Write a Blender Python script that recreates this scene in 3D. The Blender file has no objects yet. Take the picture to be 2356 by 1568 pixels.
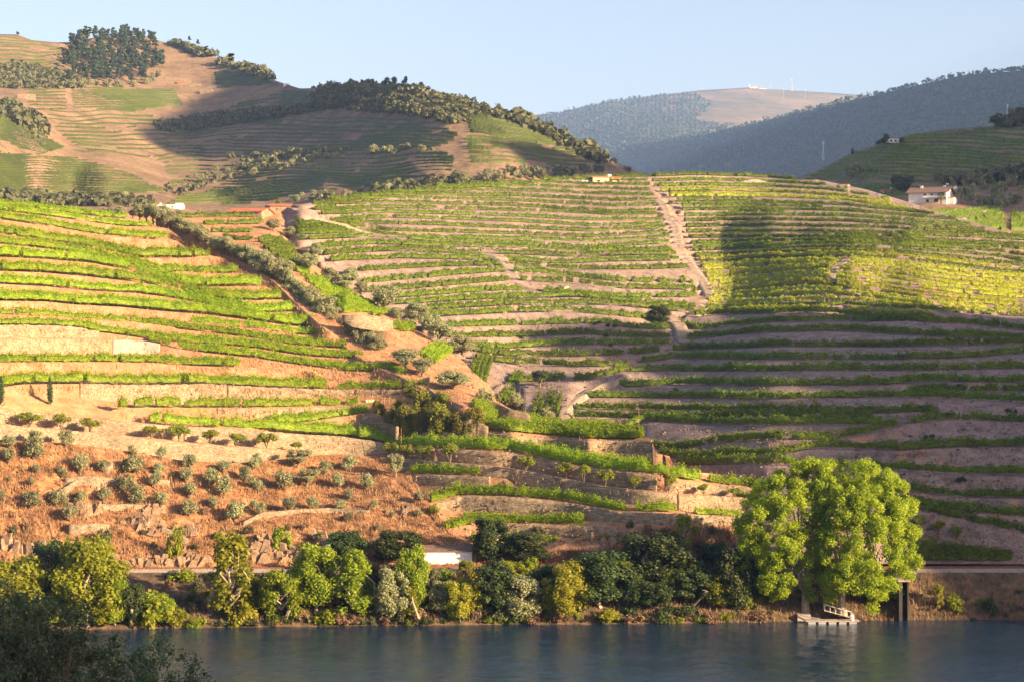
import bpy, math, random
import numpy as np
S = bpy.context.scene
rng = np.random.default_rng(7)
random.seed(7)
# ---------------------------------------------------------------- camera, sky, sun, exposure
FPX, CU, CV, CAMH = 4580.0, 1178.0, 784.0, 50.0
cam_d = bpy.data.cameras.new('camera'); cam = bpy.data.objects.new('camera', cam_d)
S.collection.objects.link(cam); S.camera = cam
cam.location = (0, 0, CAMH); cam.rotation_euler = (math.radians(90), 0, 0)
cam_d.sensor_width = 36; cam_d.lens = FPX/2356*36; cam_d.clip_start = 1; cam_d.clip_end = 40000
SUN_AZ, SUN_EL = 60.0, 17.0          # degrees to the right of the direction behind the camera
a, e = math.radians(SUN_AZ), math.radians(SUN_EL)
SUN = np.array([math.sin(a)*math.cos(e), -math.cos(a)*math.cos(e), math.sin(e)])
world = bpy.data.worlds.new("World"); S.world = world; world.use_nodes = True
nt = world.node_tree; nt.nodes.clear()
wo = nt.nodes.new('ShaderNodeOutputWorld'); bg = nt.nodes.new('ShaderNodeBackground')
sky = nt.nodes.new('ShaderNodeTexSky'); sky.sky_type = 'NISHITA'; sky.sun_disc = False
sky.sun_elevation = e; sky.sun_rotation = math.radians(180 - SUN_AZ)
sky.altitude = 100; sky.air_density = 1.0; sky.dust_density = 2.2; sky.ozone_density = 5.0
bg.inputs['Strength'].default_value = 0.064
tint = nt.nodes.new('ShaderNodeMix'); tint.data_type = 'RGBA'; tint.blend_type = 'MULTIPLY'; tint.inputs[0].default_value = 1; tint.inputs[7].default_value = (1.95, 1.27, .93, 1)
nt.links.new(sky.outputs[0], tint.inputs[6]); nt.links.new(tint.outputs[2], bg.inputs[0]); nt.links.new(bg.outputs[0], wo.inputs[0])
sd = bpy.data.lights.new('sun', 'SUN'); so = bpy.data.objects.new('sun', sd); S.collection.objects.link(so)
sd.energy = 5.0; sd.angle = math.radians(0.55); sd.color = (1.0, 0.73, 0.42)
from mathutils import Vector
so.rotation_euler = Vector(SUN).to_track_quat('Z', 'Y').to_euler(); so.location = (300, -100, 300)
vs = S.view_settings; vs.view_transform = 'Standard'; vs.look = 'None'; vs.exposure = 2.05; vs.gamma = 1
S.render.engine = 'CYCLES'
S.cycles.max_bounces = 6; S.cycles.diffuse_bounces = 3; S.cycles.glossy_bounces = 2
S.cycles.transmission_bounces = 3; S.cycles.volume_bounces = 1; S.cycles.transparent_max_bounces = 6
S.cycles.volume_step_rate = 5; S.cycles.use_denoising = True
# ---------------------------------------------------------------- helpers
def P(u, v, Y):
    u = np.asarray(u, float); v = np.asarray(v, float); Y = np.asarray(Y, float)
    return np.stack(np.broadcast_arrays((u-CU)/FPX*Y, Y, CAMH+(CV-v)/FPX*Y), -1)
def UV(p):
    p = np.asarray(p, float)
    return CU+p[..., 0]/p[..., 1]*FPX, CV-(p[..., 2]-CAMH)/p[..., 1]*FPX
def A(*pts): return [(x/4, 448.6+y/4) for x, y in pts]
def B(*pts): return [(589+x/4, 448.6+y/4) for x, y in pts]
def Cc(*pts): return [(589+x/4, 805.3+y/4) for x, y in pts]
def D(*pts): return [(1178+x/4, 805.3+y/4) for x, y in pts]
def E(*pts): return [(1178+x/4, 345+y/4) for x, y in pts]
def Ff(*pts): return [(1767+x/4, 345+y/4) for x, y in pts]
def G(*pts): return [(1767+x/4, 737.4+y/4) for x, y in pts]
def Hh(*pts): return [(1178+x/4, 632.7+y/4) for x, y in pts]
def _h(i, j, s):
    n = (i*374761393 + j*668265263 + s*144665) & 0xffffffff
    n = ((n ^ (n >> 13))*1274126177) & 0xffffffff
    return ((n ^ (n >> 16)) & 0xffff)/65535.0
def vnoise(x, y, s=0):
    x = np.asarray(x, float); y = np.asarray(y, float)
    xi = np.floor(x).astype(np.int64); yi = np.floor(y).astype(np.int64)
    fx = x-xi; fy = y-yi; fx = fx*fx*(3-2*fx); fy = fy*fy*(3-2*fy)
    return ((_h(xi, yi, s)*(1-fx)+_h(xi+1, yi, s)*fx)*(1-fy)+(_h(xi, yi+1, s)*(1-fx)+_h(xi+1, yi+1, s)*fx)*fy)*2-1
def fbm(x, y, s=0, o=4):
    r = 0; a = 1.0; t = 0
    for k in range(o):
        r = r+a*vnoise(x*2**k, y*2**k, s+k*17); t += a; a *= .5
    return r/t
class TPS:
    """smooth surface: distance Y over picture direction, through control points (u, v, Y)"""
    def __init__(self, pts, lam=1e-4):
        p = np.array(pts, float); self.c = p[:, :2]/1000; n = len(p)
        K = self.k(self.c, self.c)+lam*np.eye(n); Q = np.c_[np.ones(n), self.c]
        M = np.block([[K, Q], [Q.T, np.zeros((3, 3))]])
        self.w = np.linalg.solve(M, np.r_[p[:, 2], 0, 0, 0])
    @staticmethod
    def k(a, b):
        r2 = ((a[:, None]-b[None])**2).sum(-1); return np.where(r2 > 1e-12, r2*np.log(r2+1e-12), 0)
    def __call__(self, u, v):
        u, v = np.broadcast_arrays(np.asarray(u, float), np.asarray(v, float)); sh = u.shape
        q = np.c_[u.ravel(), v.ravel()]/1000; out = np.empty(len(q))
        for i in range(0, len(q), 20000):
            s = q[i:i+20000]; out[i:i+20000] = self.k(s, self.c)@self.w[:-3]+self.w[-3]+s@self.w[-2:]
        return out.reshape(sh)
def ordn(n):
    W = ['first', 'second', 'third', 'fourth', 'fifth', 'sixth', 'seventh', 'eighth', 'ninth', 'tenth', 'eleventh', 'twelfth',
         'thirteenth', 'fourteenth', 'fifteenth', 'sixteenth', 'seventeenth', 'eighteenth', 'nineteenth']
    if n >= 100: return ('hundredth' if n == 100 else 'two-hundredth' if n == 200 else ('hundred-and-' if n < 200 else 'two-hundred-and-')+ordn(n % 100))
    if n <= 19: return W[n-1]
    t = {2: 'twent', 3: 'thirt', 4: 'fort', 5: 'fift', 6: 'sixt', 7: 'sevent', 8: 'eight', 9: 'ninet'}[n//10]
    return t+'ieth' if n % 10 == 0 else t+'y-'+W[n % 10-1]
def tag(o, label=None, cat=None, group=None, kind=None):
    if label: o['label'] = label
    if cat: o['category'] = cat
    if group: o['group'] = group
    if kind: o['kind'] = kind
    return o
def mesh_np(name, V, Fa, mats, mi=None, smooth=False):
    """V (n,3); Fa (m,k) array or list of arrays of faces"""
    me = bpy.data.meshes.new(name)
    Fs = Fa if isinstance(Fa, list) else [Fa]
    Fs = [np.asarray(f, np.int32) for f in Fs if len(f)]
    V = np.asarray(V, np.float32)
    me.vertices.add(len(V)); me.vertices.foreach_set('co', V.ravel())
    tot = np.concatenate([np.full(len(f), f.shape[1], np.int32) for f in Fs])
    loops = np.concatenate([f.ravel() for f in Fs])
    me.loops.add(len(loops)); me.loops.foreach_set('vertex_index', loops)
    me.polygons.add(len(tot)); st = np.r_[0, np.cumsum(tot)[:-1]].astype(np.int32)
    me.polygons.foreach_set('loop_start', st)
    for m in (mats if isinstance(mats, (list, tuple)) else [mats]): me.materials.append(m)
    if mi is not None: me.polygons.foreach_set('material_index', np.asarray(mi, np.int32))
    if smooth: me.polygons.foreach_set('use_smooth', np.ones(len(tot), bool))
    me.update(calc_edges=True); me.validate()
    return me
def link(name, me, parent=None, loc=None):
    o = bpy.data.objects.new(name, me); S.collection.objects.link(o)
    if parent: o.parent = parent
    if loc is not None: o.location = loc
    return o
def empty(name, loc, rz=0.0):
    o = bpy.data.objects.new(name, None); S.collection.objects.link(o)
    o.location = [float(c) for c in loc]; o.rotation_euler = (0, 0, rz); o.empty_display_size = .5
    return o
class MB:
    def __init__(s): s.v = []; s.f = []
    def box(s, x0, x1, y0, y1, z0, z1, taper=0):
        n = len(s.v); t = taper
        s.v += [(x0, y0, z0), (x1, y0, z0), (x1, y1, z0), (x0, y1, z0), (x0+t, y0+t, z1), (x1-t, y0+t, z1), (x1-t, y1-t, z1), (x0+t, y1-t, z1)]
        s.f += [[n+i for i in q] for q in ((3, 2, 1, 0), (4, 5, 6, 7), (0, 1, 5, 4), (1, 2, 6, 5), (2, 3, 7, 6), (3, 0, 4, 7))]
    def poly(s, pts): n = len(s.v); s.v += [tuple(p) for p in pts]; s.f.append(list(range(n, n+len(pts))))
    def prism(s, pts, ax, d):   # pts polygon, extruded by vector d
        n = len(pts); b = len(s.v); s.v += [tuple(p) for p in pts]+[tuple(np.array(p)+np.array(d)) for p in pts]
        s.f.append(list(range(b, b+n))[::-1]); s.f.append(list(range(b+n, b+2*n)))
        for i in range(n): j = (i+1) % n; s.f.append([b+i, b+j, b+n+j, b+n+i])
    def tube(s, pts, rad, k=6):
        pts = [np.array(p, float) for p in pts]; n = len(pts); b = len(s.v)
        for i, p in enumerate(pts):
            d = pts[min(i+1, n-1)]-pts[max(i-1, 0)]; d = d/(np.linalg.norm(d)+1e-9)
            a_ = np.cross(d, (0, 0, 1)) if abs(d[2]) < .9 else np.cross(d, (1, 0, 0)); a_ /= np.linalg.norm(a_); c = np.cross(d, a_)
            for j in range(k):
                t = 2*math.pi*j/k; s.v.append(tuple(p+rad[i]*(math.cos(t)*a_+math.sin(t)*c)))
        for i in range(n-1):
            for j in range(k): s.f.append([b+i*k+j, b+i*k+(j+1) % k, b+(i+1)*k+(j+1) % k, b+(i+1)*k+j])
        s.f.append([b+j for j in range(k)][::-1]); s.f.append([b+(n-1)*k+j for j in range(k)])
    def mesh(s, name, mat, smooth=False):
        me = bpy.data.meshes.new(name); me.from_pydata(s.v, [], s.f); me.materials.append(mat)
        if smooth: me.polygons.foreach_set('use_smooth', [True]*len(me.polygons))
        me.update(); return me
    def obj(s, name, mat, parent=None, loc=None, smooth=False): return link(name, s.mesh(name, mat, smooth), parent, loc)
# ---------------------------------------------------------------- materials
def newmat(name):
    m = bpy.data.materials.new(name); m.use_nodes = True; n = m.node_tree; n.nodes.clear()
    o = n.nodes.new('ShaderNodeOutputMaterial'); return m, n, o
def N(n, t, **kw):
    x = n.nodes.new(t)
    for k, v in kw.items():
        if k in x.inputs: x.inputs[k].default_value = v
        else: setattr(x, k, v)
    return x
def noise_node(n, vec, scale, detail=4, rough=.6, stretch=None):
    if stretch:
        mp = N(n, 'ShaderNodeMapping'); mp.inputs['Scale'].default_value = stretch; n.links.new(vec, mp.inputs[0]); vec = mp.outputs[0]
    t = N(n, 'ShaderNodeTexNoise'); t.inputs['Scale'].default_value = scale; t.inputs['Detail'].default_value = detail
    t.inputs['Roughness'].default_value = rough; n.links.new(vec, t.inputs['Vector']); return t.outputs['Fac']
def ramp(n, fac, stops):
    r = N(n, 'ShaderNodeValToRGB'); el = r.color_ramp.elements
    while len(el) < len(stops): el.new(0.5)
    for x, (p, c) in zip(el, stops): x.position = p; x.color = (*c, 1)
    n.links.new(fac, r.inputs[0]); return r.outputs[0]
def mixc(n, fac, a_, b_, mode='MIX'):
    m = N(n, 'ShaderNodeMix', data_type='RGBA', blend_type=mode)
    for s_, v in (('Factor', fac), ('A', a_), ('B', b_)):
        i = [q for q in m.inputs if q.name == s_ and (q.type == ('VALUE' if s_ == 'Factor' else 'RGBA'))][0]
        if hasattr(v, 'is_output') or hasattr(v, 'links'): n.links.new(v, i)
        else: i.default_value = v if s_ == 'Factor' else (*v, 1)
    return [q for q in m.outputs if q.type == 'RGBA'][0]
def mat_ground(name, c1, c2, c3, sc=.25, fine=3.0, bump=.25, patch=None, patch_sc=.05, patch_th=(.5, .62), stretch=None):
    m, n, o = newmat(name); tc = N(n, 'ShaderNodeNewGeometry').outputs['Position']
    f1 = noise_node(n, tc, sc, 6, .65, stretch); f2 = noise_node(n, tc, fine, 3, .7, stretch)
    col = ramp(n, f1, [(.30, c1), (.52, c2), (.72, c3)])
    col = mixc(n, .7, col, ramp(n, f2, [(.22, (.22, .21, .21)), (.5, (.95, .95, .95)), (.8, (1.6, 1.5, 1.42))]), 'MULTIPLY')
    if patch:
        f3 = noise_node(n, tc, patch_sc, 5, .7)
        col = mixc(n, ramp(n, f3, [(patch_th[0], (0, 0, 0)), (patch_th[1], (1, 1, 1))]), col, patch)
    b = N(n, 'ShaderNodeBsdfPrincipled'); b.inputs['Roughness'].default_value = .95; b.inputs['Specular IOR Level'].default_value = .1
    n.links.new(col, b.inputs['Base Color'])
    bp = N(n, 'ShaderNodeBump'); bp.inputs['Strength'].default_value = bump; bp.inputs['Distance'].default_value = .16
    n.links.new(f2, bp.inputs['Height']); n.links.new(bp.outputs[0], b.inputs['Normal']); n.links.new(b.outputs[0], o.inputs[0])
    return m
def mat_foliage(name, c1, c2, c3=None, trans=.35, sc=.35, hue=.02):
    m, n, o = newmat(name); tc = N(n, 'ShaderNodeNewGeometry').outputs['Position']
    f1 = noise_node(n, tc, sc, 3, .6); f2 = noise_node(n, tc, 2.2, 2, .6)
    col = ramp(n, f1, [(.35, c1), (.65, c2)])
    col = mixc(n, ramp(n, f2, [(.45, (0, 0, 0)), (.8, (.8, .8, .8))]), col, c3 or c2)
    oi = N(n, 'ShaderNodeObjectInfo'); hs = N(n, 'ShaderNodeHueSaturation')
    mr = N(n, 'ShaderNodeMapRange'); mr.inputs['To Min'].default_value = .5-hue; mr.inputs['To Max'].default_value = .5+hue
    mr2 = N(n, 'ShaderNodeMapRange'); mr2.inputs['To Min'].default_value = .82; mr2.inputs['To Max'].default_value = 1.15
    n.links.new(oi.outputs['Random'], mr.inputs[0]); n.links.new(mr.outputs[0], hs.inputs['Hue'])
    n.links.new(oi.outputs['Random'], mr2.inputs[0]); n.links.new(mr2.outputs[0], hs.inputs['Value'])
    n.links.new(col, hs.inputs['Color'])
    b = N(n, 'ShaderNodeBsdfPrincipled'); b.inputs['Roughness'].default_value = .55; b.inputs['Specular IOR Level'].default_value = .25
    t = N(n, 'ShaderNodeBsdfTranslucent'); mx = N(n, 'ShaderNodeMixShader'); mx.inputs[0].default_value = trans
    ty = mixc(n, .5, hs.outputs[0], (1.0, .95, .35), 'MULTIPLY'); ty2 = mixc(n, 1.0, ty, (1.7, 1.7, 1.7), 'MULTIPLY')
    n.links.new(hs.outputs[0], b.inputs['Base Color']); n.links.new(ty2, t.inputs[0])
    n.links.new(b.outputs[0], mx.inputs[1]); n.links.new(t.outputs[0], mx.inputs[2]); n.links.new(mx.outputs[0], o.inputs[0])
    return m
def mat_plain(name, c, rough=.8, var=.25, sc=.8, spec=.2, metal=0):
    m, n, o = newmat(name); tc = N(n, 'ShaderNodeNewGeometry').outputs['Position']
    f = noise_node(n, tc, sc, 5, .65)
    col = mixc(n, 1.0, c, ramp(n, f, [(.3, (1-var,)*3), (.7, (1+var*.4,)*3)]), 'MULTIPLY')
    b = N(n, 'ShaderNodeBsdfPrincipled'); b.inputs['Roughness'].default_value = rough; b.inputs['Specular IOR Level'].default_value = spec
    b.inputs['Metallic'].default_value = metal
    n.links.new(col, b.inputs['Base Color']); n.links.new(b.outputs[0], o.inputs[0]); return m
def mat_stone(name, c1, c2, c3, course=.22):
    m, n, o = newmat(name); tc = N(n, 'ShaderNodeNewGeometry').outputs['Position']
    sx = N(n, 'ShaderNodeSeparateXYZ'); n.links.new(tc, sx.inputs[0])
    ad = N(n, 'ShaderNodeMath', operation='MULTIPLY_ADD'); n.links.new(sx.outputs[1], ad.inputs[0]); ad.inputs[1].default_value = .8; n.links.new(sx.outputs[0], ad.inputs[2])
    cb = N(n, 'ShaderNodeCombineXYZ'); n.links.new(ad.outputs[0], cb.inputs[0]); n.links.new(sx.outputs[2], cb.inputs[1])
    mp = N(n, 'ShaderNodeMapping'); mp.inputs['Scale'].default_value = (1.0, 2.4, 1); n.links.new(cb.outputs[0], mp.inputs[0])
    vo = N(n, 'ShaderNodeTexVoronoi'); vo.inputs['Scale'].default_value = 1.0/course*.5; n.links.new(mp.outputs[0], vo.inputs['Vector'])
    vd = N(n, 'ShaderNodeTexVoronoi', feature='DISTANCE_TO_EDGE'); vd.inputs['Scale'].default_value = 1.0/course*.5; n.links.new(mp.outputs[0], vd.inputs['Vector'])
    sp = N(n, 'ShaderNodeSeparateColor'); n.links.new(vo.outputs['Color'], sp.inputs[0])
    col = ramp(n, sp.outputs[0], [(.0, c1), (.5, c2), (1.0, c3)])
    f = noise_node(n, tc, .35, 5, .7)
    col = mixc(n, 1.0, col, ramp(n, f, [(.3, (.62, .62, .62)), (.65, (1.1, 1.08, 1.02))]), 'MULTIPLY')
    col = mixc(n, 1.0, col, ramp(n, vd.outputs['Distance'], [(.0, (.6, .58, .55)), (.10, (1, 1, 1))]), 'MULTIPLY')
    b = N(n, 'ShaderNodeBsdfPrincipled'); b.inputs['Roughness'].default_value = .95; b.inputs['Specular IOR Level'].default_value = .1
    bp = N(n, 'ShaderNodeBump'); bp.inputs['Strength'].default_value = .5; bp.inputs['Distance'].default_value = .15
    n.links.new(vd.outputs['Distance'], bp.inputs['Height']); n.links.new(bp.outputs[0], b.inputs['Normal'])
    n.links.new(col, b.inputs['Base Color']); n.links.new(b.outputs[0], o.inputs[0]); return m
M = {}
M['soil'] = mat_ground('terrace_soil', (.25, .125, .065), (.37, .20, .11), (.46, .28, .17), .3, 3.5, patch=(.22, .23, .05), patch_sc=.12, patch_th=(.60, .72))
M['dry'] = mat_ground('dry_slope', (.11, .055, .03), (.30, .15, .07), (.46, .27, .14), .35, 3.0, .6, patch=(.10, .06, .035), patch_sc=.16, patch_th=(.56, .66))
M['schist'] = mat_ground('schist_bank', (.15, .112, .10), (.24, .18, .155), (.33, .255, .22), .35, 2.6, .5, patch=(.34, .19, .11), patch_sc=.07, patch_th=(.58, .7))
M['path'] = mat_ground('pale_dirt', (.20, .15, .11), (.30, .235, .18), (.40, .33, .26), .6, 3, .5)
M['far'] = mat_ground('far_soil', (.14, .10, .06), (.23, .155, .095), (.31, .21, .13), .035, .35, .2, patch=(.085, .10, .04), patch_sc=.03, patch_th=(.62, .74))
M['ridge'] = mat_ground('ridge_scrub', (.015, .03, .02), (.03, .045, .03), (.07, .06, .04), .01, .08, .3)
M['bald'] = mat_ground('heather_slope', (.07, .08, .035), (.15, .12, .065), (.25, .165, .10), .004, .03, .2)
M['bank'] = mat_ground('bank_earth', (.05, .045, .03), (.13, .09, .055), (.26, .16, .09), .4, 3, .5)
M['rock'] = mat_ground('river_rock', (.17, .11, .07), (.30, .20, .13), (.42, .29, .19), .8, 4, .8)
M['ballast'] = mat_ground('ballast', (.22, .19, .165), (.30, .26, .23), (.38, .33, .29), 1.5, 8, .4)
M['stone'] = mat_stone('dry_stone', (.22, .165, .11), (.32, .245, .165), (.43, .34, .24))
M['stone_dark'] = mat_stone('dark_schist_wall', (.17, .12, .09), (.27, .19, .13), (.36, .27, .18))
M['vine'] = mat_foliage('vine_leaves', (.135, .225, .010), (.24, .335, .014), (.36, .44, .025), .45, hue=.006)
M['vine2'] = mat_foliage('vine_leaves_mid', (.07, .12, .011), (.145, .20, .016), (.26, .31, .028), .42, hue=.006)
M['vine3'] = mat_foliage('vine_leaves_far', (.06, .095, .02), (.10, .14, .025), (.14, .175, .035), .3, sc=.05)
M['vine_y'] = mat_foliage('young_vine_leaves', (.24, .29, .03), (.36, .39, .04), (.46, .46, .06), .45, hue=.006)
M['olive'] = mat_foliage('olive_leaves', (.19, .20, .10), (.28, .285, .15), (.38, .37, .23), .3)
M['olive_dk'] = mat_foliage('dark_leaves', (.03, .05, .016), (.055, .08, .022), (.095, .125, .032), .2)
M['lemon'] = mat_foliage('lemon_leaves', (.12, .17, .02), (.22, .25, .025), (.33, .31, .03), .35)
M['orange_t'] = mat_foliage('orange_leaves', (.08, .105, .015), (.16, .17, .02), (.36, .24, .03), .3)
M['poplar'] = mat_foliage('poplar_leaves', (.16, .23, .015), (.27, .33, .02), (.39, .43, .035), .42, hue=.005)
M['bank_g'] = mat_foliage('bank_leaves', (.13, .175, .015), (.24, .275, .02), (.36, .37, .03), .42)
M['willow'] = mat_foliage('willow_leaves', (.20, .22, .02), (.30, .28, .03), (.38, .33, .04), .4)
M['pine'] = mat_foliage('pine_needles', (.02, .04, .02), (.04, .065, .03), (.075, .10, .04), .1)
M['scrub'] = mat_foliage('scrub_leaves', (.07, .08, .035), (.12, .12, .055), (.18, .16, .075), .22)
M['cypress'] = mat_foliage('cypress_leaves', (.035, .06, .02), (.06, .09, .025), (.09, .12, .03), .15)
M['drygrass'] = mat_foliage('dry_grass', (.26, .145, .07), (.42, .255, .125), (.62, .45, .26), .25, hue=.01)
M['brush'] = mat_foliage('dry_brush', (.14, .09, .06), (.24, .15, .09), (.36, .23, .13), .15, hue=.01)
M['bark'] = mat_plain('bark', (.20, .15, .11), .95, .5, 2)
M['bark_pale'] = mat_plain('pale_bark', (.42, .34, .26), .9, .4, 2)
M['white'] = mat_plain('white_plaster', (.78, .76, .72), .85, .18, .5)
M['cream'] = mat_plain('cream_plaster', (.80, .62, .34), .85, .15, .5)
M['tile'] = mat_plain('roof_tiles', (.50, .16, .09), .9, .4, 1.2)
M['tile_dk'] = mat_plain('brown_roof_tiles', (.20, .13, .10), .9, .4, 1.2)
M['glass'] = mat_plain('dark_window', (.03, .035, .045), .15, .1, 1, .5)
M['wood'] = mat_plain('weathered_wood', (.30, .17, .10), .85, .35, 1.5)
M['pole'] = mat_plain('pole_wood', (.42, .25, .14), .85, .3, 1.5)
M['steel'] = mat_plain('grey_steel', (.45, .46, .48), .5, .1, 1, .5, .6)
M['rail'] = mat_plain('rusty_rail', (.22, .09, .05), .6, .3, 1.5, .4)
M['concrete'] = mat_plain('concrete', (.36, .30, .25), .9, .3, 1)
M['conc_dk'] = mat_plain('dark_concrete', (.06, .055, .05), .9, .3, 1)
M['red'] = mat_plain('red_paint', (.5, .03, .03), .5, .1, 1)
M['orange'] = mat_plain('orange_fruit', (.75, .30, .02), .5, .1, 1)
M['rubble'] = mat_plain('schist_rubble', (.27, .20, .155), .9, .6, 1.5)
def mat_water():
    m, n, o = newmat('river_water'); tc = N(n, 'ShaderNodeNewGeometry').outputs['Position']
    b = N(n, 'ShaderNodeBsdfPrincipled'); b.inputs['Base Color'].default_value = (.009, .026, .052, 1)
    b.inputs['Roughness'].default_value = .05; b.inputs['IOR'].default_value = 1.33; b.inputs['Specular IOR Level'].default_value = .45
    w1 = noise_node(n, tc, .5, 7, .72, (1, .55, 1)); w2 = noise_node(n, tc, .05, 3, .5, (1, 1.6, 1)); w3 = noise_node(n, tc, 3.2, 2, .6, (.8, 1.6, 1))
    ad = N(n, 'ShaderNodeMath', operation='MULTIPLY_ADD'); n.links.new(w3, ad.inputs[0]); ad.inputs[1].default_value = .35; n.links.new(w1, ad.inputs[2])
    st = N(n, 'ShaderNodeMapRange'); st.inputs['From Min'].default_value = .3; st.inputs['From Max'].default_value = .7; st.inputs['To Min'].default_value = .45; st.inputs['To Max'].default_value = 1.0
    n.links.new(w2, st.inputs[0])
    bp = N(n, 'ShaderNodeBump'); bp.inputs['Distance'].default_value = .16; n.links.new(st.outputs[0], bp.inputs['Strength'])
    n.links.new(ad.outputs[0], bp.inputs['Height']); n.links.new(bp.outputs[0], b.inputs['Normal']); n.links.new(b.outputs[0], o.inputs[0])
    return m
M['water'] = mat_water()
# ---------------------------------------------------------------- leaves
def leaf_quads(Pn, nrm, size, aspect=1.0):
    """one bent quad per point, facing nrm with random roll"""
    n = len(Pn); nrm = nrm/(np.linalg.norm(nrm, axis=1, keepdims=True)+1e-9)
    r = rng.normal(size=(n, 3)); a_ = np.cross(nrm, r); a_ /= (np.linalg.norm(a_, axis=1, keepdims=True)+1e-9); b_ = np.cross(nrm, a_)
    s = (size*rng.uniform(.6, 1.3, n))[:, None]*.5
    V = np.stack([Pn-a_*s, Pn-b_*s*aspect*.8, Pn+a_*s, Pn+b_*s*aspect], 1).reshape(-1, 3)
    return V, np.arange(4*n).reshape(n, 4)
def merge(parts):
    Vs, Fs, o = [], [], 0
    for V, F_ in parts: Vs.append(V); Fs.append(F_+o); o += len(V)
    return np.concatenate(Vs), np.concatenate(Fs)
def crown_pts(blobs, dens, size, up=.25, shell=.55):
    """blobs: (x,y,z,rx,ry,rz); leaves near each blob's surface, facing mostly outward"""
    out = []
    for (x, y, z, rx, ry, rz) in blobs:
        n = max(6, int(dens*(rx*ry+ry*rz+rx*rz)/3*12.6)); d = rng.normal(size=(n, 3)); d /= np.linalg.norm(d, axis=1, keepdims=True)
        rr = rng.uniform(shell, 1.12, (n, 1)); p = d*rr*np.array([rx, ry, rz])+np.array([x, y, z])
        nr = d*.8+rng.normal(size=(n, 3))*.55+np.array([0, 0, up]); out.append(leaf_quads(p, nr, size))
    return merge(out)
# ================================================================ TERRAIN
baseN = TPS([(-200,1290,366),(-200,1040,376),(-200,940,390),(-200,784,412),(-200,600,445),(-200,460,490),
    (0,1295,369),(0,1040,386),(0,975,391),(0,940,395),(0,850,412),(0,784,424),(0,700,440),(0,600,462),(0,536,480),(0,470,505),
    (300,1295,370),(300,1060,396),(300,990,402),(300,900,420),(300,800,444),(300,700,466),(300,600,492),(300,488,530),
    (600,1295,371),(600,1090,404),(600,1010,414),(600,930,428),(600,850,446),(600,760,466),(600,690,484),(600,610,506),
    (485,555,520),(690,690,490),(790,775,470),(860,822,458),(960,868,444),
    (880,1295,373),(880,1150,396),(880,1040,420),(880,960,430),
    (1000,1295,373),(1000,1180,390),(1000,1100,402),(1000,1050,411),(1000,990,420),(1000,930,432),
    (1178,1295,373),(1178,1200,384),(1178,1140,390),(1178,1078,400),(1178,1042,406),(1178,1000,412),(1178,955,430),
    (1350,1295,371),(1350,1200,378),(1350,1160,383),(1350,1115,389),(1350,1078,394),(1350,1020,402),(1350,980,424),(1250,967,428),
    (1530,1295,368),(1530,1190,374),(1530,1133,380),(1530,1098,384),(1530,1045,391),(1500,1008,402),
    (1730,1295,372),(1730,1190,380),(1730,1130,386),(1640,1090,390)])
skyN = [(-300,452),(0,465),(150,474),(300,487),(360,503),(400,518),(485,553),(560,583),(620,618),(660,656),(690,686),(740,730),(790,772),(820,797),(860,820),(920,844),(960,866),
        (1014,890),(1051,906),(1114,928),(1178,955),(1218,962),(1303,974),(1400,988),(1478,1001),(1502,1010),(1506,1040),(1560,1053),(1613,1070),(1640,1086),(1733,1118),(1745,1160),(1765,1210),(1790,1290),(2000,1300)]
def pl(pts): p = np.array(pts, float); return p[np.argsort(p[:, 0], kind='stable')]
def interp(pts, u, pad=60, ext=0):
    p = pl(pts); v = np.interp(u, p[:, 0], p[:, 1]); inside = (u >= p[0, 0]-1)*(u <= p[-1, 0]+1)
    d = (np.maximum(p[0, 0]-u, u-p[-1, 0])-ext).clip(0); w = np.clip(1-d/pad, 0, 1); w = w*w*(3-2*w); return v, w
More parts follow.
